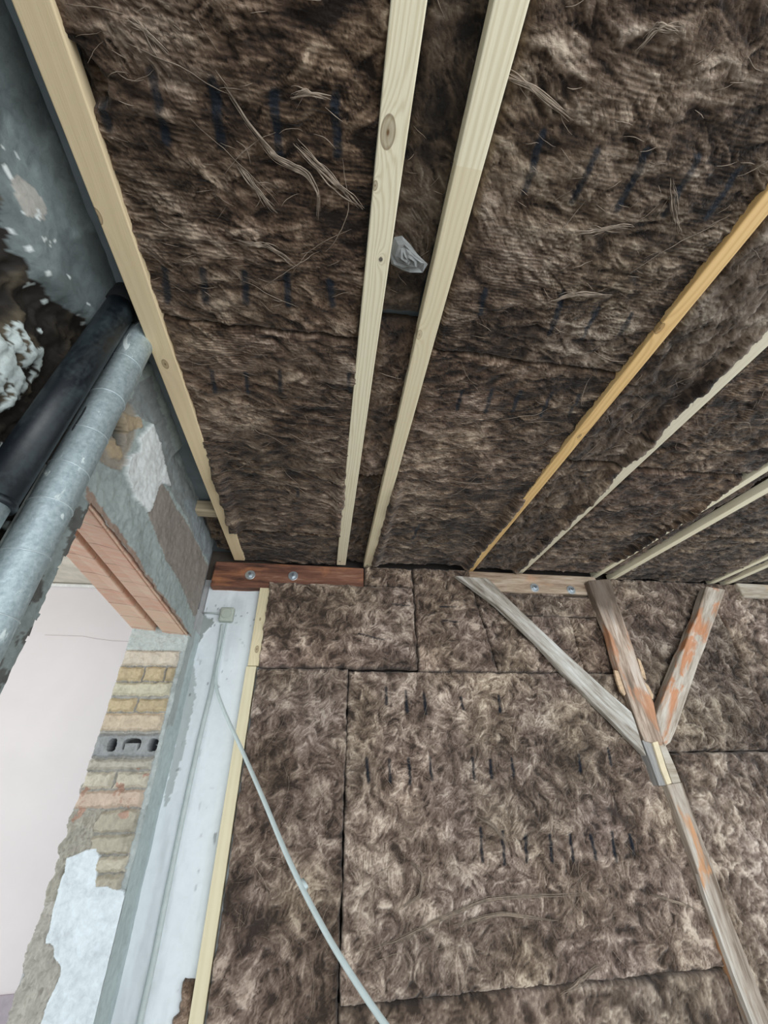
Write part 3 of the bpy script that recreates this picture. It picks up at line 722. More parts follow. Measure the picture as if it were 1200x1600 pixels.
# -- bay between fourth and fifth
batt('greyish wool bulging between the orange batten and the pale batten beside it, near part', 'ceil', lambda v: 0.86 - (v - .5) * .03, 1.108, -0.2, 1.02, ZW - 0.004, 'strip', lean=bulge(1.10, -1, 0.3, 0.6, 0.024), tint=(1.0, 1.0, 1.0), amp=0.014, res=0.0055)
batt('grey-brown wool between orange batten and pale batten, far part reaching the bolted timber', 'ceil', lambda v: 0.85 - (v - 1) * 0.018, 1.112, 1.03, 1.978, ZW - 0.004, 'strip', lean=bulge(1.10, -1, 0.9, 1.1, 0.022), tint=(0.98, 0.93, 0.88), amp=0.014, res=0.0055)
# -- bay between fifth and sixth
yS3 = atZ(1000, 850, ZW)[1]
batt('dark brown batt in the right ceiling bay, beyond the fifth batten, near part', 'ceil', 1.15, lambda v: 1.66 - (v - 1) * 0.05, 0.2, 1.02, ZW - 0.006, tint=(0.8, 0.74, 0.68), amp=0.014, res=0.0055)
batt('brown sagging batt in the right ceiling bay, middle part before the far seam', 'ceil', 1.148, lambda v: 1.65 - (v - 1) * 0.05, 1.035, 1.80, ZW - 0.008, lean=bulge(lambda v: 1.65 - (v - 1) * .05, -1, 1.0, 1.3, 0.022), tint=(0.85, 0.77, 0.7), amp=0.014, res=0.0055)
batt('thin brown batt at the far end of the right ceiling bay, against the back wall', 'ceil', 1.145, lambda v: 1.61, 1.81, 1.978, ZW - 0.002, tint=(1.0, 0.9, 0.83), res=0.0055)
batt('narrow wool strip between the sixth and seventh ceiling battens', 'ceil', lambda v: 1.665 - (v - 1.5) * 0.05, lambda v: 1.725 - (v - 1.5) * 0.06, 0.8, 1.978, ZW, 'strip', tint=(0.9, 0.82, 0.75), res=0.006)
batt('brown batt right of the seventh batten, at the right edge of the picture, near part', 'ceil', lambda v: 1.80 - (v - 1.2) * 0.06, 2.40, 0.7, 1.48, ZW - 0.004, tint=(1.05, 1.0, 0.95), amp=0.014, res=0.006)
batt('brown batt right of the seventh batten, far part against the back wall', 'ceil', lambda v: 1.79 - (v - 1.2) * 0.06, 2.41, 1.49, 2.03, ZW - 0.004, tint=(0.85, 0.78, 0.71), amp=0.012, res=0.006)
batt('thin wool strip between the last two battens at the far right', 'ceil', 2.45, 2.51, 1.2, 2.03, ZW, 'strip', tint=(0.8, 0.72, 0.66), res=0.007, fib=0)
batt('dark wool beyond the last ceiling batten at the right edge', 'ceil', 2.56, 3.3, 1.2, 2.03, ZW, tint=(0.7, 0.68, 0.64), res=0.008, fib=60)

# -- back wall
YWL = 1.985
seamx = lambda v: 0.805 + (0.89 - np.clip(v, .39, .9)) * 0.16
batt('square brown wall batt under the red-brown timber, right of the yellow wall batten', 'wall', -0.288, 0.475, 0.412, 0.832, YWL, 'wall', marks=seg((612, 945, 640, 947), (560, 990, 600, 1000)), inkw=0.004, tint=(.95, .9, .88), jit=0.006)
batt('small tuft of brown wool filling the gap right of the red-brown timber end', 'wall', 0.208, 0.475, 0.835, 0.945, YWL + 0.002, 'wall', tint=(.85, .8, .76), fib=0)
batt('brown wall batt with squared ink marks, left of the slanting seam under the ceiling', 'wall', 0.480, seamx, 0.400, 0.948, YWL - 0.004, 'wall', marks=seg((612, 943, 642, 944), (640, 940, 642, 968), (620, 968, 645, 970), (688, 948, 712, 949), (692, 970, 715, 972), (625, 990, 627, 1028)), inkw=0.004, tint=(.86, .8, .76))
batt('tall narrow brown wall batt between the yellow wall batten and the long vertical seam', 'wall', -0.290, 0.131, -0.70, 0.408, YWL - 0.002, 'wall', tint=(.82, .77, .74), marks=(), inkw=0.005, lean=lambda U_, V_: -0.012 * smooth(-0.05, -.29, U_))
batt('large central brown wall batt with rows of dark ink strokes, right of the vertical seam', 'wall', 0.135, 1.60, -0.655, 0.396, YWL - 0.006, 'wall', marks=seg((603, 1075, 604, 1100), (634, 1080, 636, 1112), (663, 1085, 666, 1115), (720, 1090, 724, 1108), (779, 1088, 782, 1112), (573, 1185, 576, 1222), (608, 1187, 610, 1222), (638, 1185, 641, 1225), (671, 1185, 674, 1218), (738, 1185, 741, 1218), (766, 1188, 769, 1215), (800, 1185, 803, 1212), (905, 1180, 908, 1205), (950, 1170, 955, 1195), (752, 1295, 753, 1345), (785, 1300, 788, 1350), (820, 1305, 823, 1345), (858, 1305, 862, 1345), (890, 1305, 896, 1345), (922, 1305, 930, 1342), (955, 1300, 962, 1345), (985, 1305, 992, 1335)), tint=(1.05, 1.02, 1.0), inkw=0.0065, wisps=[[(560, 1485), (620, 1470), (690, 1435), (760, 1405), (860, 1398), (960, 1395)], [(640, 1345), (660, 1365), (655, 1400), (610, 1425)], [(735, 1270), (770, 1290), (800, 1330)], [(700, 1450), (780, 1425), (880, 1440)], [(870, 1560), (910, 1530), (940, 1500)], [(1010, 1395), (1060, 1410), (1095, 1425)]], fib=240)
batt('lowest brown wall wool beside the foot of the yellow wall batten, under the narrow batt', 'wall', -0.29, 0.131, -1.3, -0.705, YWL, 'wall', tint=(.85, .8, .77), res=0.007)
batt('lowest wall batt, under the horizontal seam below the large inked central batt', 'wall', 0.135, 1.60, -1.3, -0.660, YWL - 0.004, 'wall', tint=(1.0, .97, .95), res=0.007)
batt('wedge of brown wool between the slanting seam and the long diagonal brace', 'wall', lambda v: seamx(v) + 0.006, 1.36, 0.402, 0.945, YWL + 0.004, 'wall', tint=(.98, .94, .92))
batt('small block of pale brown wool under the bolted timber, between diagonal brace and post', 'wall', 1.365, 1.60, 0.402, 0.735, YWL + 0.015, 'wall', tint=(1.05, .98, .93))
batt('thin cut strip of brown wool directly under the bolted timber', 'wall', 0.95, 1.56, 0.69, 0.81, YWL - 0.010, 'wall', thick=0.008, tint=(.75, .70, .67), marks=seg((848, 960, 849, 1000), (885, 965, 887, 980)), inkw=0.003, fib=60)
batt('crumpled brown wool between the upper post and the short slanting brace', 'wall', 1.66, 2.358, 0.045, 0.948, YWL + 0.022, 'wall', tint=(.80, .78, .76), amp=0.015, gouges=[((975, 960), (1030, 1030), .02, .02), ((990, 1060), (1010, 1100), .03, .04)])
batt('pale crumpled wool filling the wall right of the lower post', 'wall', 1.69, 2.36, -1.3, 0.040, YWL + 0.012, 'wall', tint=(1.05, 1.04, 1.02), amp=0.016, res=0.006)
batt('pale brown wall wool at the right edge of the picture, beyond the short slanting brace', 'wall', 2.362, 3.3, -1.3, 0.948, YWL + 0.016, 'wall', tint=(1.05, 1.02, 1.0), amp=0.016, res=0.007, fib=120)

# tuft sticking out at the foot of the white strip
batt('small torn tuft of brown wool on the white strip left of the lower yellow batten', 'wall', lambda v: -0.362 - 0.045 * fbm(v * 30, v * 0, 5), -0.340, -0.72, -0.575, 2.035, 'wall', tint=(.7, .6, .56), res=0.003, fib=0, edge=0.006, thick=0.02, name='insulation_tuft', jit=0.006)

# ================================================================== BATTENS
def batten(name, near, far, yn, yf, z, th, mat, label, cat='batten', wave=0.0015, ndiv=60, seed=0, group=None):
    """near=(x0,x1) at y=yn, far=(x0,x1) at y=yf"""
    V = []; Fc = []
    for i in range(ndiv + 1):
        t = i / ndiv; y = yn + (yf - yn) * t
        a = near[0] + (far[0] - near[0]) * t; b2 = near[1] + (far[1] - near[1]) * t
        wv = (float(fbm(np.array([y * 5.0]), np.array([seed + .5]), seed)[0]) - 0.5) * wave
        a += wv; b2 += wv
        for (x, zz) in ((a, z), (b2, z), (b2, z + th), (a, z + th)): V.append((x, y, zz))
    for i in range(ndiv):
        for k in range(4):
            k2 = (k + 1) % 4; Fc.append((i * 4 + k, i * 4 + k2, i * 4 + 4 + k2, i * 4 + 4 + k))
    Fc.append((3, 2, 1, 0)); n = ndiv * 4; Fc.append((n, n + 1, n + 2, n + 3))
    o = bevel(link(name, V, Fc, mat), 0.0025); tag(o, label, cat, 'sawn battens across the ceiling'); return o
pine = (0.70, 0.585, 0.39); pined = (0.52, 0.40, 0.24)
palep = (0.93, 0.85, 0.64); paled = (0.68, 0.58, 0.38)
# knots are given relative to the object's own origin (bottom centre)
def kn(px, py, near, far, yn, yf, r, z=ZB):
    p = atZ(px, py, z); cx = (min(near[0], far[0]) + max(near[1], far[1])) / 2; return (p[0] - cx, p[1] - (yn + yf) / 2, r)
g = ((-0.515, -0.456), (-0.490, -0.436), -0.5, 2.0)
batten('ceiling_batten', *g, ZB, 0.035, wood_mat('yellow pine', (0.86, 0.69, 0.44), (0.73, 0.56, 0.33), knots=[kn(258, 569, *g, 0.009), kn(152, 338, *g, 0.009)], rings=45, contrast=0.5), 'leftmost ceiling batten, plain yellow wood beside the grey concrete and pipes', seed=1)
g = ((0.036, 0.091), (0.052, 0.101), -0.5, 2.0)
batten('ceiling_batten', *g, ZB, 0.035, wood_mat('knotty pale pine', palep, paled, knots=[kn(606, 207, *g, 0.014), kn(586, 290, *g, 0.005), kn(595, 405, *g, 0.003)], rings=120, shift=0.7), 'pale ceiling batten with a big round knot, second from the left', seed=2)
g = ((0.187, 0.243), (0.203, 0.247), -0.5, 2.02)
batten('ceiling_batten', *g, ZB, 0.040, wood_mat('pale pine with planing step', palep, paled, knots=[kn(655, 523, *g, 0.008)], rings=85, shift=1.9, split=1.9 + atZ(730, 262, ZB)[1] - 0.76), 'third ceiling batten from the left, pale, changing shade at a cross line', seed=3)
g = ((0.820, 0.862), (0.792, 0.833), -0.2, 2.02)
batten('ceiling_batten', *g, ZB - 0.004, 0.045, wood_mat('orange pine', (0.86, 0.58, 0.26), (0.66, 0.39, 0.14), knots=[kn(1030, 512, *g, 0.009), kn(905, 680, *g, 0.006)], rings=60, shift=3.1), 'orange-yellow ceiling batten with brown knots, fourth from the left', seed=4)
g = ((1.100, 1.160), (1.098, 1.140), 0.0, 2.03)
batten('ceiling_batten', *g, ZB, 0.04, wood_mat('silvery pine', (0.80, 0.73, 0.56), (0.62, 0.54, 0.38), rings=50, shift=4.3, contrast=.5), 'pale greyish ceiling batten, fifth from the left, crossing right of the orange one', seed=5)
g = ((1.685, 1.720), (1.600, 1.635), 0.6, 2.03)
batten('ceiling_batten', *g, ZB + 0.006, 0.035, wood_mat('pale pine six', palep, paled, rings=50, shift=5.1, contrast=.5), 'sixth ceiling batten, a thin pale line partly swallowed by brown wool', seed=6)
g = ((1.815, 1.856), (1.712, 1.75), 0.7, 2.04)
batten('ceiling_batten', *g, ZB - 0.002, 0.035, wood_mat('pale pine seven', palep, paled, rings=50, shift=6.1, contrast=.5), 'seventh ceiling batten, pale, ending over the top of the old post', seed=7)
g = ((2.43, 2.465), (2.41, 2.445), 1.2, 2.04)
batten('ceiling_batten', *g, ZB, 0.03, wood_mat('pale pine eight', palep, paled, rings=50, shift=7.1, contrast=.5), 'eighth ceiling batten, upper one of the two short pale lines at the right edge', seed=8)
g = ((2.535, 2.575), (2.515, 2.555), 1.2, 2.045)
batten('ceiling_batten', *g, ZB, 0.03, wood_mat('pale pine nine', palep, paled, rings=50, shift=8.1, contrast=.5), 'last ceiling batten on the right, ending over the short slanting brace', seed=9)
# screws near the batten ends
for px, py in ((531, 877), (574, 883), (586, 868)): pass

m_screw = plain('dull screw head', (0.20, 0.18, 0.15), 0.5, metal=0.6)
for bt in [o for o in C.objects if o.name.startswith('ceiling_batten')]:
    for px, py in ((531, 877), (574, 883), (595, 405)):
        c = atZ(px, py, ZB); lo_ = bt.location.x - 0.036; hi_ = bt.location.x + 0.036
        if lo_ < c[0] < hi_ and bt.location.x < 0.3:
            link('screw_head', *tube([(c[0], c[1], ZB + .001), (c[0], c[1], ZB - 0.0012)], 0.0042, 14), m_screw, parent=bt)
# wall battens left of the wool
def wall_prism(name, pts, y, th, mat, label, cat, parent=None, bw=0.002, group=None):
    P3 = [atY(a, b2, y) for a, b2 in pts]
    # orient the outline so the front faces the viewer
    ar = sum(P3[i][0] * P3[(i + 1) % len(P3)][2] - P3[(i + 1) % len(P3)][0] * P3[i][2] for i in range(len(P3)))
    if ar < 0: P3 = P3[::-1]
    v, f = prism(P3, (0, 1, 0), th)
    o = bevel(link(name, v, f, mat, parent=parent), bw)
    if label: tag(o, label, cat, group)
    return o
m_wb = wood_mat('yellow wall pine', (0.80, 0.70, 0.47), (0.64, 0.52, 0.31), axis='Z', knots=[(0.006, 0.075, 0.010), (0.0, .22, .005)], rings=60, shift=2.2, contrast=.6)
m_wb2 = wood_mat('yellow wall pine lower', (0.78, 0.70, 0.49), (0.64, 0.54, 0.34), axis='Z', rings=40, shift=5.2, contrast=.5)
xa, xb = -0.337, -0.287
v, f = box(-0.336, -0.286, 2.005, 2.04, 0.418, 0.838)
o = bevel(link('wall_batten', v, f, m_wb), 0.002); tag(o, 'short upper yellow wall batten with a knot, its top under the red-brown timber', 'batten')
v, f = box(-0.342, -0.296, 2.008, 2.043, -1.5, 0.416)
o = bevel(link('wall_batten', v, f, m_wb2), 0.002); tag(o, 'long lower yellow wall batten between the white strip and the brown wool', 'batten')

# ================================================================== BOLTED WALL TIMBERS
m_zinc = plain('zinc plated steel', (0.62, 0.68, 0.72), 0.35, metal=0.85, nscale=60)
def hexbolt(parent, px, py, y):
    c = atY(px, py, y); r = 0.0255
    def disc(rad, n, y0, y1, hole=0.0):
        V = [(c[0] + rad * math.cos(2 * math.pi * k / n + .3), yy, c[2] + rad * math.sin(2 * math.pi * k / n + .3)) for yy in (y0, y1) for k in range(n)]
        Fc = [tuple(range(n)), tuple(range(2 * n - 1, n - 1, -1))] + [(k, k + n, (k + 1) % n + n, (k + 1) % n) for k in range(n)]
        return V, Fc
    wsh = link('washer', *disc(r, 28, y - 0.004, y + 0.001), m_zinc, parent=parent); bevel(wsh, 0.001)
    nut = link('nut', *disc(0.0135, 6, y - 0.015, y - 0.004), m_zinc, parent=wsh); bevel(nut, 0.001)
    thr = link('threaded_end', *disc(0.007, 14, y - 0.023, y - 0.0145), plain('dark thread', (0.18, 0.2, 0.22), 0.5, metal=0.7), parent=wsh)
def timber(label, x0, x1, z0, z1, y, th, mat, bolts, skew=0.0, sag=None):
    r = empty('wall_timber', ((x0 + x1) / 2, y, z0)); tag(r, label, 'timber')
    n = 40; V = []; Fc = []
    for i in range(n + 1):
        t = i / n; x = x0 + (x1 - x0) * t; j = (float(fbm(np.array([x * 12]), np.array([z0 * 9]), 5)[0]) - .5) * 0.010
        a, b2 = z0 + skew * t + j, z1 + skew * t * .3 + j * .3
        for (yy, zz) in ((y, a), (y, b2), (y + th, b2), (y + th, a)): V.append((x, yy, zz))
    for i in range(n):
        for k in range(4): k2 = (k + 1) % 4; Fc.append((i * 4 + k, i * 4 + 4 + k, i * 4 + 4 + k2, i * 4 + k2))
    Fc.append((0, 1, 2, 3)); Fc.append((n * 4 + 3, n * 4 + 2, n * 4 + 1, n * 4))
    bevel(link('beam', V, Fc, mat, parent=r), 0.008, 3)
    for b2 in bolts: hexbolt(r, b2[0], b2[1], y)
    return r
m_red = old_wood_mat('red brown timber', [(0.045, 0.02, 0.013), (0.15, 0.06, 0.036), (0.23, 0.10, 0.06), (0.36, 0.21, 0.14)], axis='X', seed=2.0, patch=(0.52, 0.68), patchcol=(0.42, 0.17, 0.075))
timber('red-brown wall timber with two bolts, under the ceiling at left', XW + 0.004, 0.203, 0.800, 0.940, 1.998, 0.06, m_red, [(391, 898.5), (458, 900)])
m_tan = old_wood_mat('tan timber', [(0.20, 0.13, 0.085), (0.36, 0.26, 0.18), (0.50, 0.39, 0.29), (0.62, 0.52, 0.42)], axis='X', seed=5.0, patch=(0.6, 0.75), patchcol=(0.45, 0.25, 0.14))
timber('light tan wall timber with two bolts, between the diagonal brace and the post', 0.80, 1.585, 0.822, 0.938, 1.972, 0.07, m_tan, [(835, 918.5), (892, 922)])
m_tan2 = old_wood_mat('worn tan timber', [(0.32, 0.25, 0.18), (0.46, 0.40, 0.32), (0.56, 0.50, 0.42), (0.66, 0.62, 0.56)], axis='X', seed=9.0, patch=(0.6, 0.75), patchcol=(0.55, 0.38, 0.20))
timber('pale worn wall timber at the right edge, beyond the short slanting brace', 2.56, 3.25, 0.85, 0.942, 1.975, 0.06, m_tan2, [])

# ================================================================== OLD FRAME
def ang(a, b2, y): p, q_ = atY(*a, y), atY(*b2, y); return math.atan2(q_[0] - p[0], p[2] - q_[2])
t_ = ang((740, 900), (1000, 1150), 1.95)
m_diag = old_wood_mat('whitewashed brace', [(0.15, 0.12, 0.09), (0.36, 0.32, 0.27), (0.55, 0.52, 0.47), (0.74, 0.74, 0.71)], axis='Z', rot=(0, t_, 0), seed=1.0, patch=(0.64, 0.8), patchcol=(0.22, 0.16, 0.11))
wall_prism('diagonal_brace', [(712, 899), (762, 903), (776, 916), (790, 931), (818, 958), (850, 988), (884, 1020), (917, 1050), (952, 1082), (987, 1112), (993, 1128), (1003, 1160), (1011, 1182), (983, 1154), (954, 1124), (925, 1096), (902, 1071), (879, 1050), (858, 1026), (838, 1004), (806, 974), (775, 945), (752, 928), (735, 915)], 1.932, 0.034, m_diag, 'long whitewashed diagonal brace running down right from the ceiling', 'brace', bw=0.005)
m_post = old_wood_mat('flaking old post', [(0.12, 0.085, 0.06), (0.33, 0.24, 0.18), (0.58, 0.46, 0.37), (0.74, 0.66, 0.58)], axis='Z', seed=3.0, patch=(0.54, 0.64), patchcol=(0.52, 0.24, 0.12), sooty=0.72)
wall_prism('wall_post', [(919, 907), (953, 904), (964, 940), (977, 975), (990, 1012), (1001, 1048), (1010, 1070), (1022, 1098), (1028, 1130), (1036, 1152), (1036, 1165), (1008, 1158), (1000, 1140), (988, 1105), (976, 1072), (962, 1030), (952, 990), (934, 948), (925, 925)], 1.93, 0.05, m_post, 'upper old post, dark at its top and pinkish with flaking paint below', 'post', bw=0.005)
t2 = ang((1118, 918), (1045, 1155), 1.93)
m_br2 = old_wood_mat('rusty painted brace', [(0.22, 0.17, 0.12), (0.42, 0.35, 0.28), (0.60, 0.53, 0.45), (0.72, 0.68, 0.61)], axis='Z', rot=(0, t2, 0), seed=6.0, patch=(0.53, 0.62), patchcol=(0.55, 0.22, 0.09))
wall_prism('slanting_brace', [(1104, 916), (1134, 921), (1124, 950), (1112, 982), (1102, 1012), (1092, 1036), (1079, 1075), (1066, 1112), (1057, 1140), (1048, 1160), (1040, 1166), (1034, 1150), (1026, 1118), (1036, 1090), (1048, 1060), (1063, 1022), (1070, 1010), (1078, 985), (1090, 962), (1097, 936)], 1.925, 0.055, m_br2, 'short pale slanting brace with rusty orange patches, meeting the post from the right', 'brace', bw=0.005)
m_low = old_wood_mat('lower post wood', [(0.17, 0.12, 0.085), (0.36, 0.29, 0.23), (0.50, 0.43, 0.36), (0.66, 0.61, 0.55)], axis='Z', seed=8.0, patch=(0.57, 0.66), patchcol=(0.55, 0.27, 0.12))
lr = wall_prism('wall_post', [(1042, 1226), (1066, 1222), (1078, 1255), (1092, 1296), (1103, 1325), (1113, 1350), (1127, 1392), (1144, 1440), (1160, 1478), (1180, 1530), (1200, 1580), (1226, 1650), (1260, 1740), (1225, 1740), (1192, 1645), (1175, 1595), (1145, 1518), (1117, 1440), (1101, 1393), (1087, 1350), (1071, 1306), (1058, 1268)], 1.94, 0.05, m_low, 'long lower post running down to the bottom right corner', 'post', bw=0.004)
m_edge = old_wood_mat('pale split edge', [(0.42, 0.36, 0.30), (0.60, 0.55, 0.49), (0.74, 0.70, 0.65)], axis='Z', seed=4.0, patch=(0.7, 0.9), patchcol=(0.4, 0.3, 0.2))
e = wall_prism('split_edge', [(1092, 1366), (1098, 1384), (1109, 1412), (1122, 1446), (1137, 1490), (1152, 1520), (1168, 1562), (1184, 1600), (1200, 1650), (1192, 1648), (1175, 1597), (1144, 1518), (1116, 1441), (1100, 1394)], 1.934, 0.02, m_edge, None, None, parent=lr)
e['label'] = 'pale whitish split edge'
# splice pieces at the joint
wall_prism('wood_shim', [(1020, 1160), (1028, 1158), (1040, 1196), (1050, 1224), (1043, 1226), (1034, 1205)], 1.928, 0.05, plain('fresh pine shim', (0.78, 0.66, 0.45), 0.6, nscale=30), 'slim strip of fresh yellow wood wedged at the joint of the posts', 'shim')
wall_prism('splice_board', [(1029, 1160), (1040, 1164), (1056, 1200), (1064, 1222), (1051, 1224), (1041, 1196)], 1.935, 0.05, m_tan2, 'pale grey splice board right of the fresh wood strip', 'board')
wall_prism('splice_board', [(1003, 1156), (1019, 1160), (1033, 1205), (1041, 1227), (1030, 1228), (1016, 1190)], 1.938, 0.05, old_wood_mat('grey splice', [(0.16, 0.15, 0.14), (0.30, 0.29, 0.28), (0.46, 0.45, 0.43)], seed=12.0, patch=(.8, .9)), 'dark grey splice board left of the fresh wood strip', 'board')
for pts, lb in (([(960, 1047), (966, 1048), (972, 1066), (978, 1084), (976, 1087), (970, 1080), (964, 1064)], 'pale wood splinter standing off the left side of the upper post'),
                ([(996, 1028), (1001, 1032), (1007, 1048), (1010, 1062), (1004, 1058)], 'small upper wood chip on the right side of the upper post'),
                ([(1008, 1066), (1014, 1072), (1021, 1086), (1021, 1092), (1012, 1090), (1008, 1080)], 'lower tan wood chip on the right side of the upper post')):
    wall_prism('wood_splinter', pts, 1.935, 0.012, plain('raw splinter', (0.62, 0.44, 0.28), 0.7, nscale=60, var=.3), lb, 'splinter', bw=0.001)

# ================================================================== PIPES
m_black, nt, b = new_mat('black plastic pipe with dust'); q = NT(nt); P = q.coord()
a1 = q.noise(q.mapping(P, scale=(1, 1, .35)), 14, 5, 0.6, 0.6); a2 = q.noise(P, 90, 5, 0.6)
dust = q.ramp(q.m('ADD', q.m('MULTIPLY', a1, .75), q.m('MULTIPLY', a2, .25)), [(0.46, 0.0), (0.66, 1.0)])
q.l(q.mix(dust, (0.005, 0.008, 0.012), (0.034, 0.05, 0.056)), b.inputs['Base Color'])
q.l(q.ramp(dust, [(0, 0.42), (1, 0.7)]), b.inputs['Roughness']); q.bump(a2, 0.15, 0.002, b)
m_galv, nt, b = new_mat('galvanised pipe with mortar smears'); q = NT(nt); P = q.coord()
a1 = q.noise(q.mapping(P, scale=(1, 1, .6)), 16, 6, 0.65, 1.0); a2 = q.noise(P, 110, 5, 0.65)
base = q.ramp(a2, [(0.3, (0.30, 0.37, 0.39)), (0.7, (0.50, 0.58, 0.60))])
sm_ = q.ramp(a1, [(0.60, 0.0), (0.64, 1.0)])
q.l(q.mix(sm_, base, (0.60, 0.66, 0.65)), b.inputs['Base Color'])
q.l(q.ramp(sm_, [(0, 0.55), (1, 0.0)]), b.inputs['Metallic']); q.l(q.ramp(a1, [(0.3, 0.36), (0.65, 0.7)]), b.inputs['Roughness'])
q.bump(q.m('ADD', a2, q.m('MULTIPLY', sm_, .6)), 0.3, 0.003, b)
def pipe_az(az, x): return (x, -x / math.tan(math.radians(-az)) if az < 0 else 0)
bx_, by_ = -0.552, 0.552 / math.tan(math.radians(40.75)); br_ = 0.0325
gx_, gy_ = -0.531, 0.531 / math.tan(math.radians(36.55)); gr_ = 0.0362
r = empty('drain_pipe', (bx_, by_, -1.6)); tag(r, 'dusty black plastic pipe, the left of the two upright pipes by the wall', 'pipe')
link('pipe_sleeve', *tube([(bx_ - 0.008, by_ - 0.006, 0.385), (bx_ - 0.004, by_ - .003, 0.7), (bx_, by_, 1.035)], br_, 40), m_black, parent=r, sm=True)
o = link('sleeve_rim', *tube([(bx_ - .008, by_ - .006, 0.380), (bx_ - .008, by_ - .006, 0.386), (bx_ - .008, by_ - .006, 0.392)], [br_ + .0005, br_ + .0022, br_ + .0005], 40), m_black, parent=r, sm=True)
o = link('lower_pipe', *tube([(bx_ - 0.012, by_ - .01, -1.6), (bx_ - .012, by_ - .008, -0.2), (bx_ - 0.009, by_ - .006, 0.40)], br_ - 0.005, 36), m_galv, parent=r, sm=True); o['label'] = 'pale grey lower length of pipe'
r = empty('vent_pipe', (gx_, gy_, -1.6)); tag(r, 'grey galvanised pipe with white mortar smears, beside the black pipe', 'pipe')
zz = np.linspace(-1.6, 1.035, 60)
link('pipe_body', *tube([(gx_, gy_, z) for z in zz], gr_, 48), m_galv, parent=r, sm=True)
for z in (0.86, 0.73, 0.62, 0.52, 0.43, 0.33, 0.22):
    th_ = 0.03
    pts = [(gx_ + (gr_ + .0003) * math.cos(a), gy_ + (gr_ + .0003) * math.sin(a), z + 0.004 * math.sin(a + z * 20)) for a in np.linspace(0, 2 * math.pi, 49)]
    link('crimp_ring', *tube(pts, 0.0012, 6, cap=False), plain('bright crimp', (0.55, 0.62, 0.64), 0.4, metal=.5), parent=r, sm=True)
for (z0, z1, a0) in ((0.80, 0.95, -2.05), (0.60, 0.672, -1.78)):
    pts = [(gx_ + (gr_ + .0004) * math.cos(a0 + .03 * math.sin(z * 60)), gy_ + (gr_ + .0004) * math.sin(a0 + .03 * math.sin(z * 60)), z) for z in np.linspace(z0, z1, 12)]
    link('open_seam', *tube(pts, [0.0006] + [0.0018] * 10 + [0.0006], 6), plain('black slit', (0.01, 0.012, 0.014), 0.9), parent=r, sm=True)
# black discs stand in for the shade of the holes round the pipes
o = link('pipe_hole_shade', *tube([(bx_ + .004, by_, 0.985), (bx_ + .004, by_, 1.03)], 0.040, 32), plain('black hole shade', (0.008, 0.009, 0.01), 0.95), sm=True)
tag(o, 'black disc standing for the shaded hole where the black pipe enters the concrete', 'hole shade')
o = link('pipe_hole_shade', *tube([(gx_ + .004, gy_, 0.998), (gx_ + .004, gy_, 1.03)], 0.043, 32), plain('black hole shade two', (0.008, 0.009, 0.01), 0.95), sm=True)  # second disc, painted shade at the top of the grey pipe
tag(o, 'black disc standing for the shaded hole round the grey galvanised pipe', 'hole shade')
# mortar fillet on the wall between the grey pipe and the opening
V = []; Fc = []
n = 120
for i in range(n):
    z = -1.6 + 2.15 * i / (n - 1); j = (float(fbm(np.array([z * 18]), np.array([2.2]), 77)[0]) - .5) * .02
    for (x, y) in ((XW - .01, 0.735), (XW + 0.02 + j * .4, 0.765), (XW + 0.012 + j, 0.80), (XW + 0.004, 0.83 + j), (XW - .01, 0.84)): V.append((x, y, z))
for i in range(n - 1):
    for k in range(4): Fc.append((i * 5 + k, i * 5 + k + 1, i * 5 + 6 + k, i * 5 + 5 + k))
structure('trim_3', V, Fc, m_conc, attrs={'tint': np.tile([0.36, 0.40, 0.38], (len(V), 1)) * (0.7 + 0.6 * rs.rand(len(V), 1))}, sm=True)

# ================================================================== CABLES AND BOX ON THE WHITE STRIP
m_pvc = plain('pale grey conduit', (0.50, 0.555, 0.545), 0.5, nscale=40, var=.08)
m_pvc2 = plain('pale blue-green conduit', (0.56, 0.64, 0.635), 0.4, nscale=40, var=.06)
q0 = atY(355, 961, 2.035)
r = empty('junction_box', (q0[0], 2.035, q0[2] - 0.036)); tag(r, 'pale green square junction box high on the white strip', 'junction box')
v, f = box(q0[0] - .033, q0[0] + .033, 2.012, 2.05, q0[2] - .036, q0[2] + .034)
m_jb = plain('painted box', (0.47, 0.51, 0.44), 0.6, nscale=20)
bevel(link('box_body', v, f, m_jb, parent=r), 0.008, 3)
v, f = tube([(q0[0], 2.0125, q0[2]), (q0[0], 2.008, q0[2])], [0.026, 0.024], 28); link('box_lid', v, f, m_jb, parent=r)
v, f = tube([atY(318, 957.5, 2.035), atY(330, 957.5, 2.035), atY(344, 959, 2.032)], 0.0035, 8)
o = link('cable', v, f, m_pvc, sm=True); tag(o, 'short thin cable running left from the junction box to the corner', 'cable')
def path(pts, n=60):
    P_ = [Vector(p) for p in pts]; out = []
    from mathutils import geometry
    for i in range(len(P_) - 1):
        p0 = P_[max(i - 1, 0)]; p1 = P_[i]; p2 = P_[i + 1]; p3 = P_[min(i + 2, len(P_) - 1)]
        for k in range(12):
            t = k / 12
            out.append(0.5 * ((2 * p1) + (p2 - p0) * t + (2 * p0 - 5 * p1 + 4 * p2 - p3) * t * t + (3 * p1 - p0 - 3 * p2 + p3) * t ** 3))
    out.append(P_[-1]); return [tuple(p) for p in out]
pts = path([atY(347, 975, 2.035), atY(341, 1020, 2.035), atY(331, 1075, 2.037), atY(313, 1150, 2.037), atY(290, 1255, 2.036), atY(262, 1390, 2.037), atY(240, 1500, 2.037), atY(218, 1600, 2.037), atY(196, 1700, 2.037)])
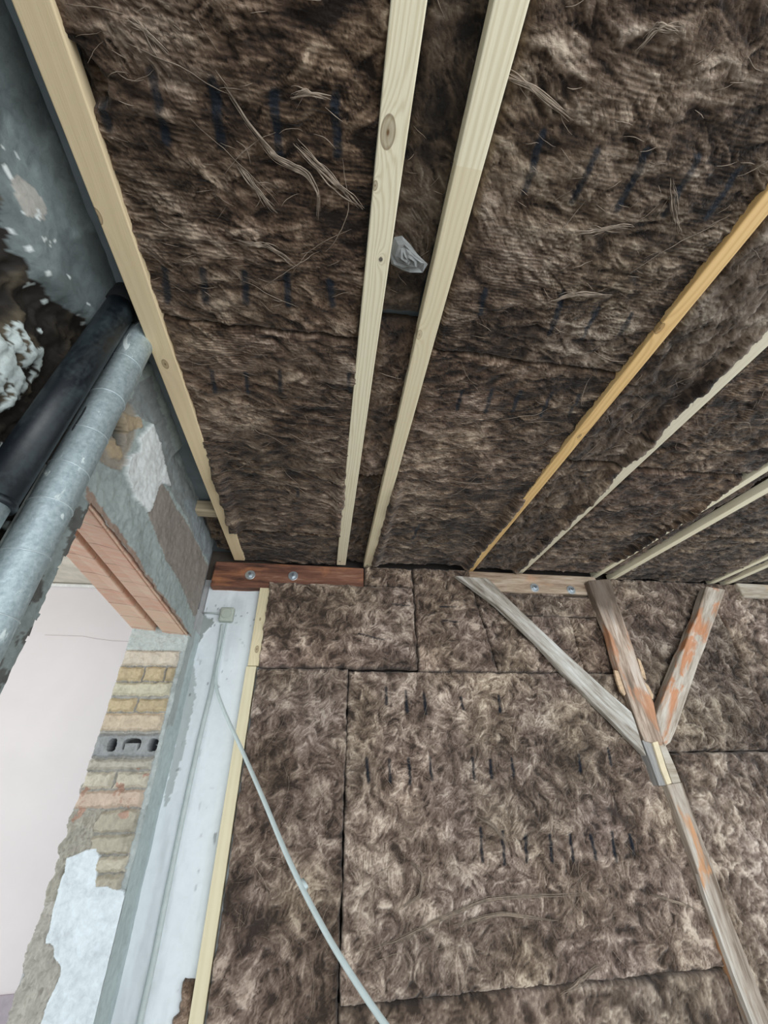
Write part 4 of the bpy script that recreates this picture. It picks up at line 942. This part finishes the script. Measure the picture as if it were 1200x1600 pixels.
v, f = tube(pts, [0.006 + 0.004 * min(1, i / 20) for i in range(len(pts))], 12); o = link('wall_conduit', v, f, m_pvc, sm=True); tag(o, 'grey conduit fixed straight down the white strip from the junction box', 'conduit')
dl = atY(336, 1060, 2.0); d0 = (R.T @ dl)[2]
pts = path([atY(354, 974, 2.03), atY(347, 1010, 2.02), atY(338, 1052, 2.0), atD(339, 1078, d0 * .97), atD(352, 1115, d0 * .92), atD(378, 1172, d0 * .84), atD(410, 1245, d0 * .74), atD(452, 1345, d0 * .64), atD(505, 1450, d0 * .56), atD(556, 1534, d0 * .51), atD(604, 1604, d0 * .475), atD(660, 1680, d0 * .44)])
v, f = tube(pts, [0.0040 + 0.0030 * min(1, max(0, (i - 14) / 16)) for i in range(len(pts))], 14); r = link('loose_conduit', v, f, m_pvc2, sm=True)
tag(r, 'loose pale blue-grey conduit hanging from the box and swinging out across the brown wool', 'conduit')
cl = atD(474, 1382, d0 * .60)
v, f = tube([atD(471, 1376, d0 * .615), atD(478, 1389, d0 * .605)], 0.0082, 14); o = link('clip', v, f, m_pvc2, parent=r, sm=True)

# ================================================================== PLASTIC SCRAP
cp = atZ(640, 397, ZW)
rp = np.random.RandomState(7)
poly = [(616, 370), (628, 368), (642, 384), (652, 398), (668, 412), (660, 424), (640, 424), (628, 422), (612, 412), (608, 395)]
pc = [atZ(a, b2, 0.956) for a, b2 in poly]; cen = sum(pc) / len(pc)
V = [cen - np.array([0, 0, 0.012])]; Fc = []
rings_ = 6
for k in range(1, rings_ + 1):
    for p in pc:
        w = cen + (p - cen) * k / rings_; V.append(w + np.array([0, 0, -0.012 * (1 - k / rings_) + rp.uniform(-.006, .006)]))
n = len(pc)
for i in range(n): Fc.append((0, 1 + i, 1 + (i + 1) % n))
for k in range(rings_ - 1):
    for i in range(n): a = 1 + k * n + i; b2 = 1 + k * n + (i + 1) % n; Fc += [(a, a + n, b2 + n), (a, b2 + n, b2)]
mp, nt, b = new_mat('clear crumpled plastic'); b.inputs['Base Color'].default_value = (0.45, 0.46, 0.45, 1); b.inputs['Roughness'].default_value = 0.15; b.inputs['Transmission Weight'].default_value = 0.55; b.inputs['IOR'].default_value = 1.3
o = link('plastic_scrap', V, Fc, mp); so = o.modifiers.new('thick', 'SOLIDIFY'); so.thickness = 0.0015
tag(o, 'crumpled grey translucent plastic scrap stuck between the two middle battens', 'plastic scrap')

# ================================================================== BITS IN THE CORNER BEHIND THE LEFTMOST BATTEN
v, f = box(-0.66, -0.50, 1.545, 1.60, 0.965, 1.02)
o = bevel(link('timber_block', v, f, wood_mat('dusty pine block', (0.52, 0.42, 0.28), (0.36, 0.29, 0.2), axis='X', rings=50, shift=9)), 0.006); tag(o, 'short dusty wooden block wedged between the wall and the leftmost batten', 'block')
batt('brown rubble-like wool in the far corner behind the end of the leftmost batten', 'ceil', -0.585, -0.492, 1.61, 2.0, 0.995, 'strip', tint=(1.0, 0.95, 0.8), amp=0.016, fib=0, thick=0.03)
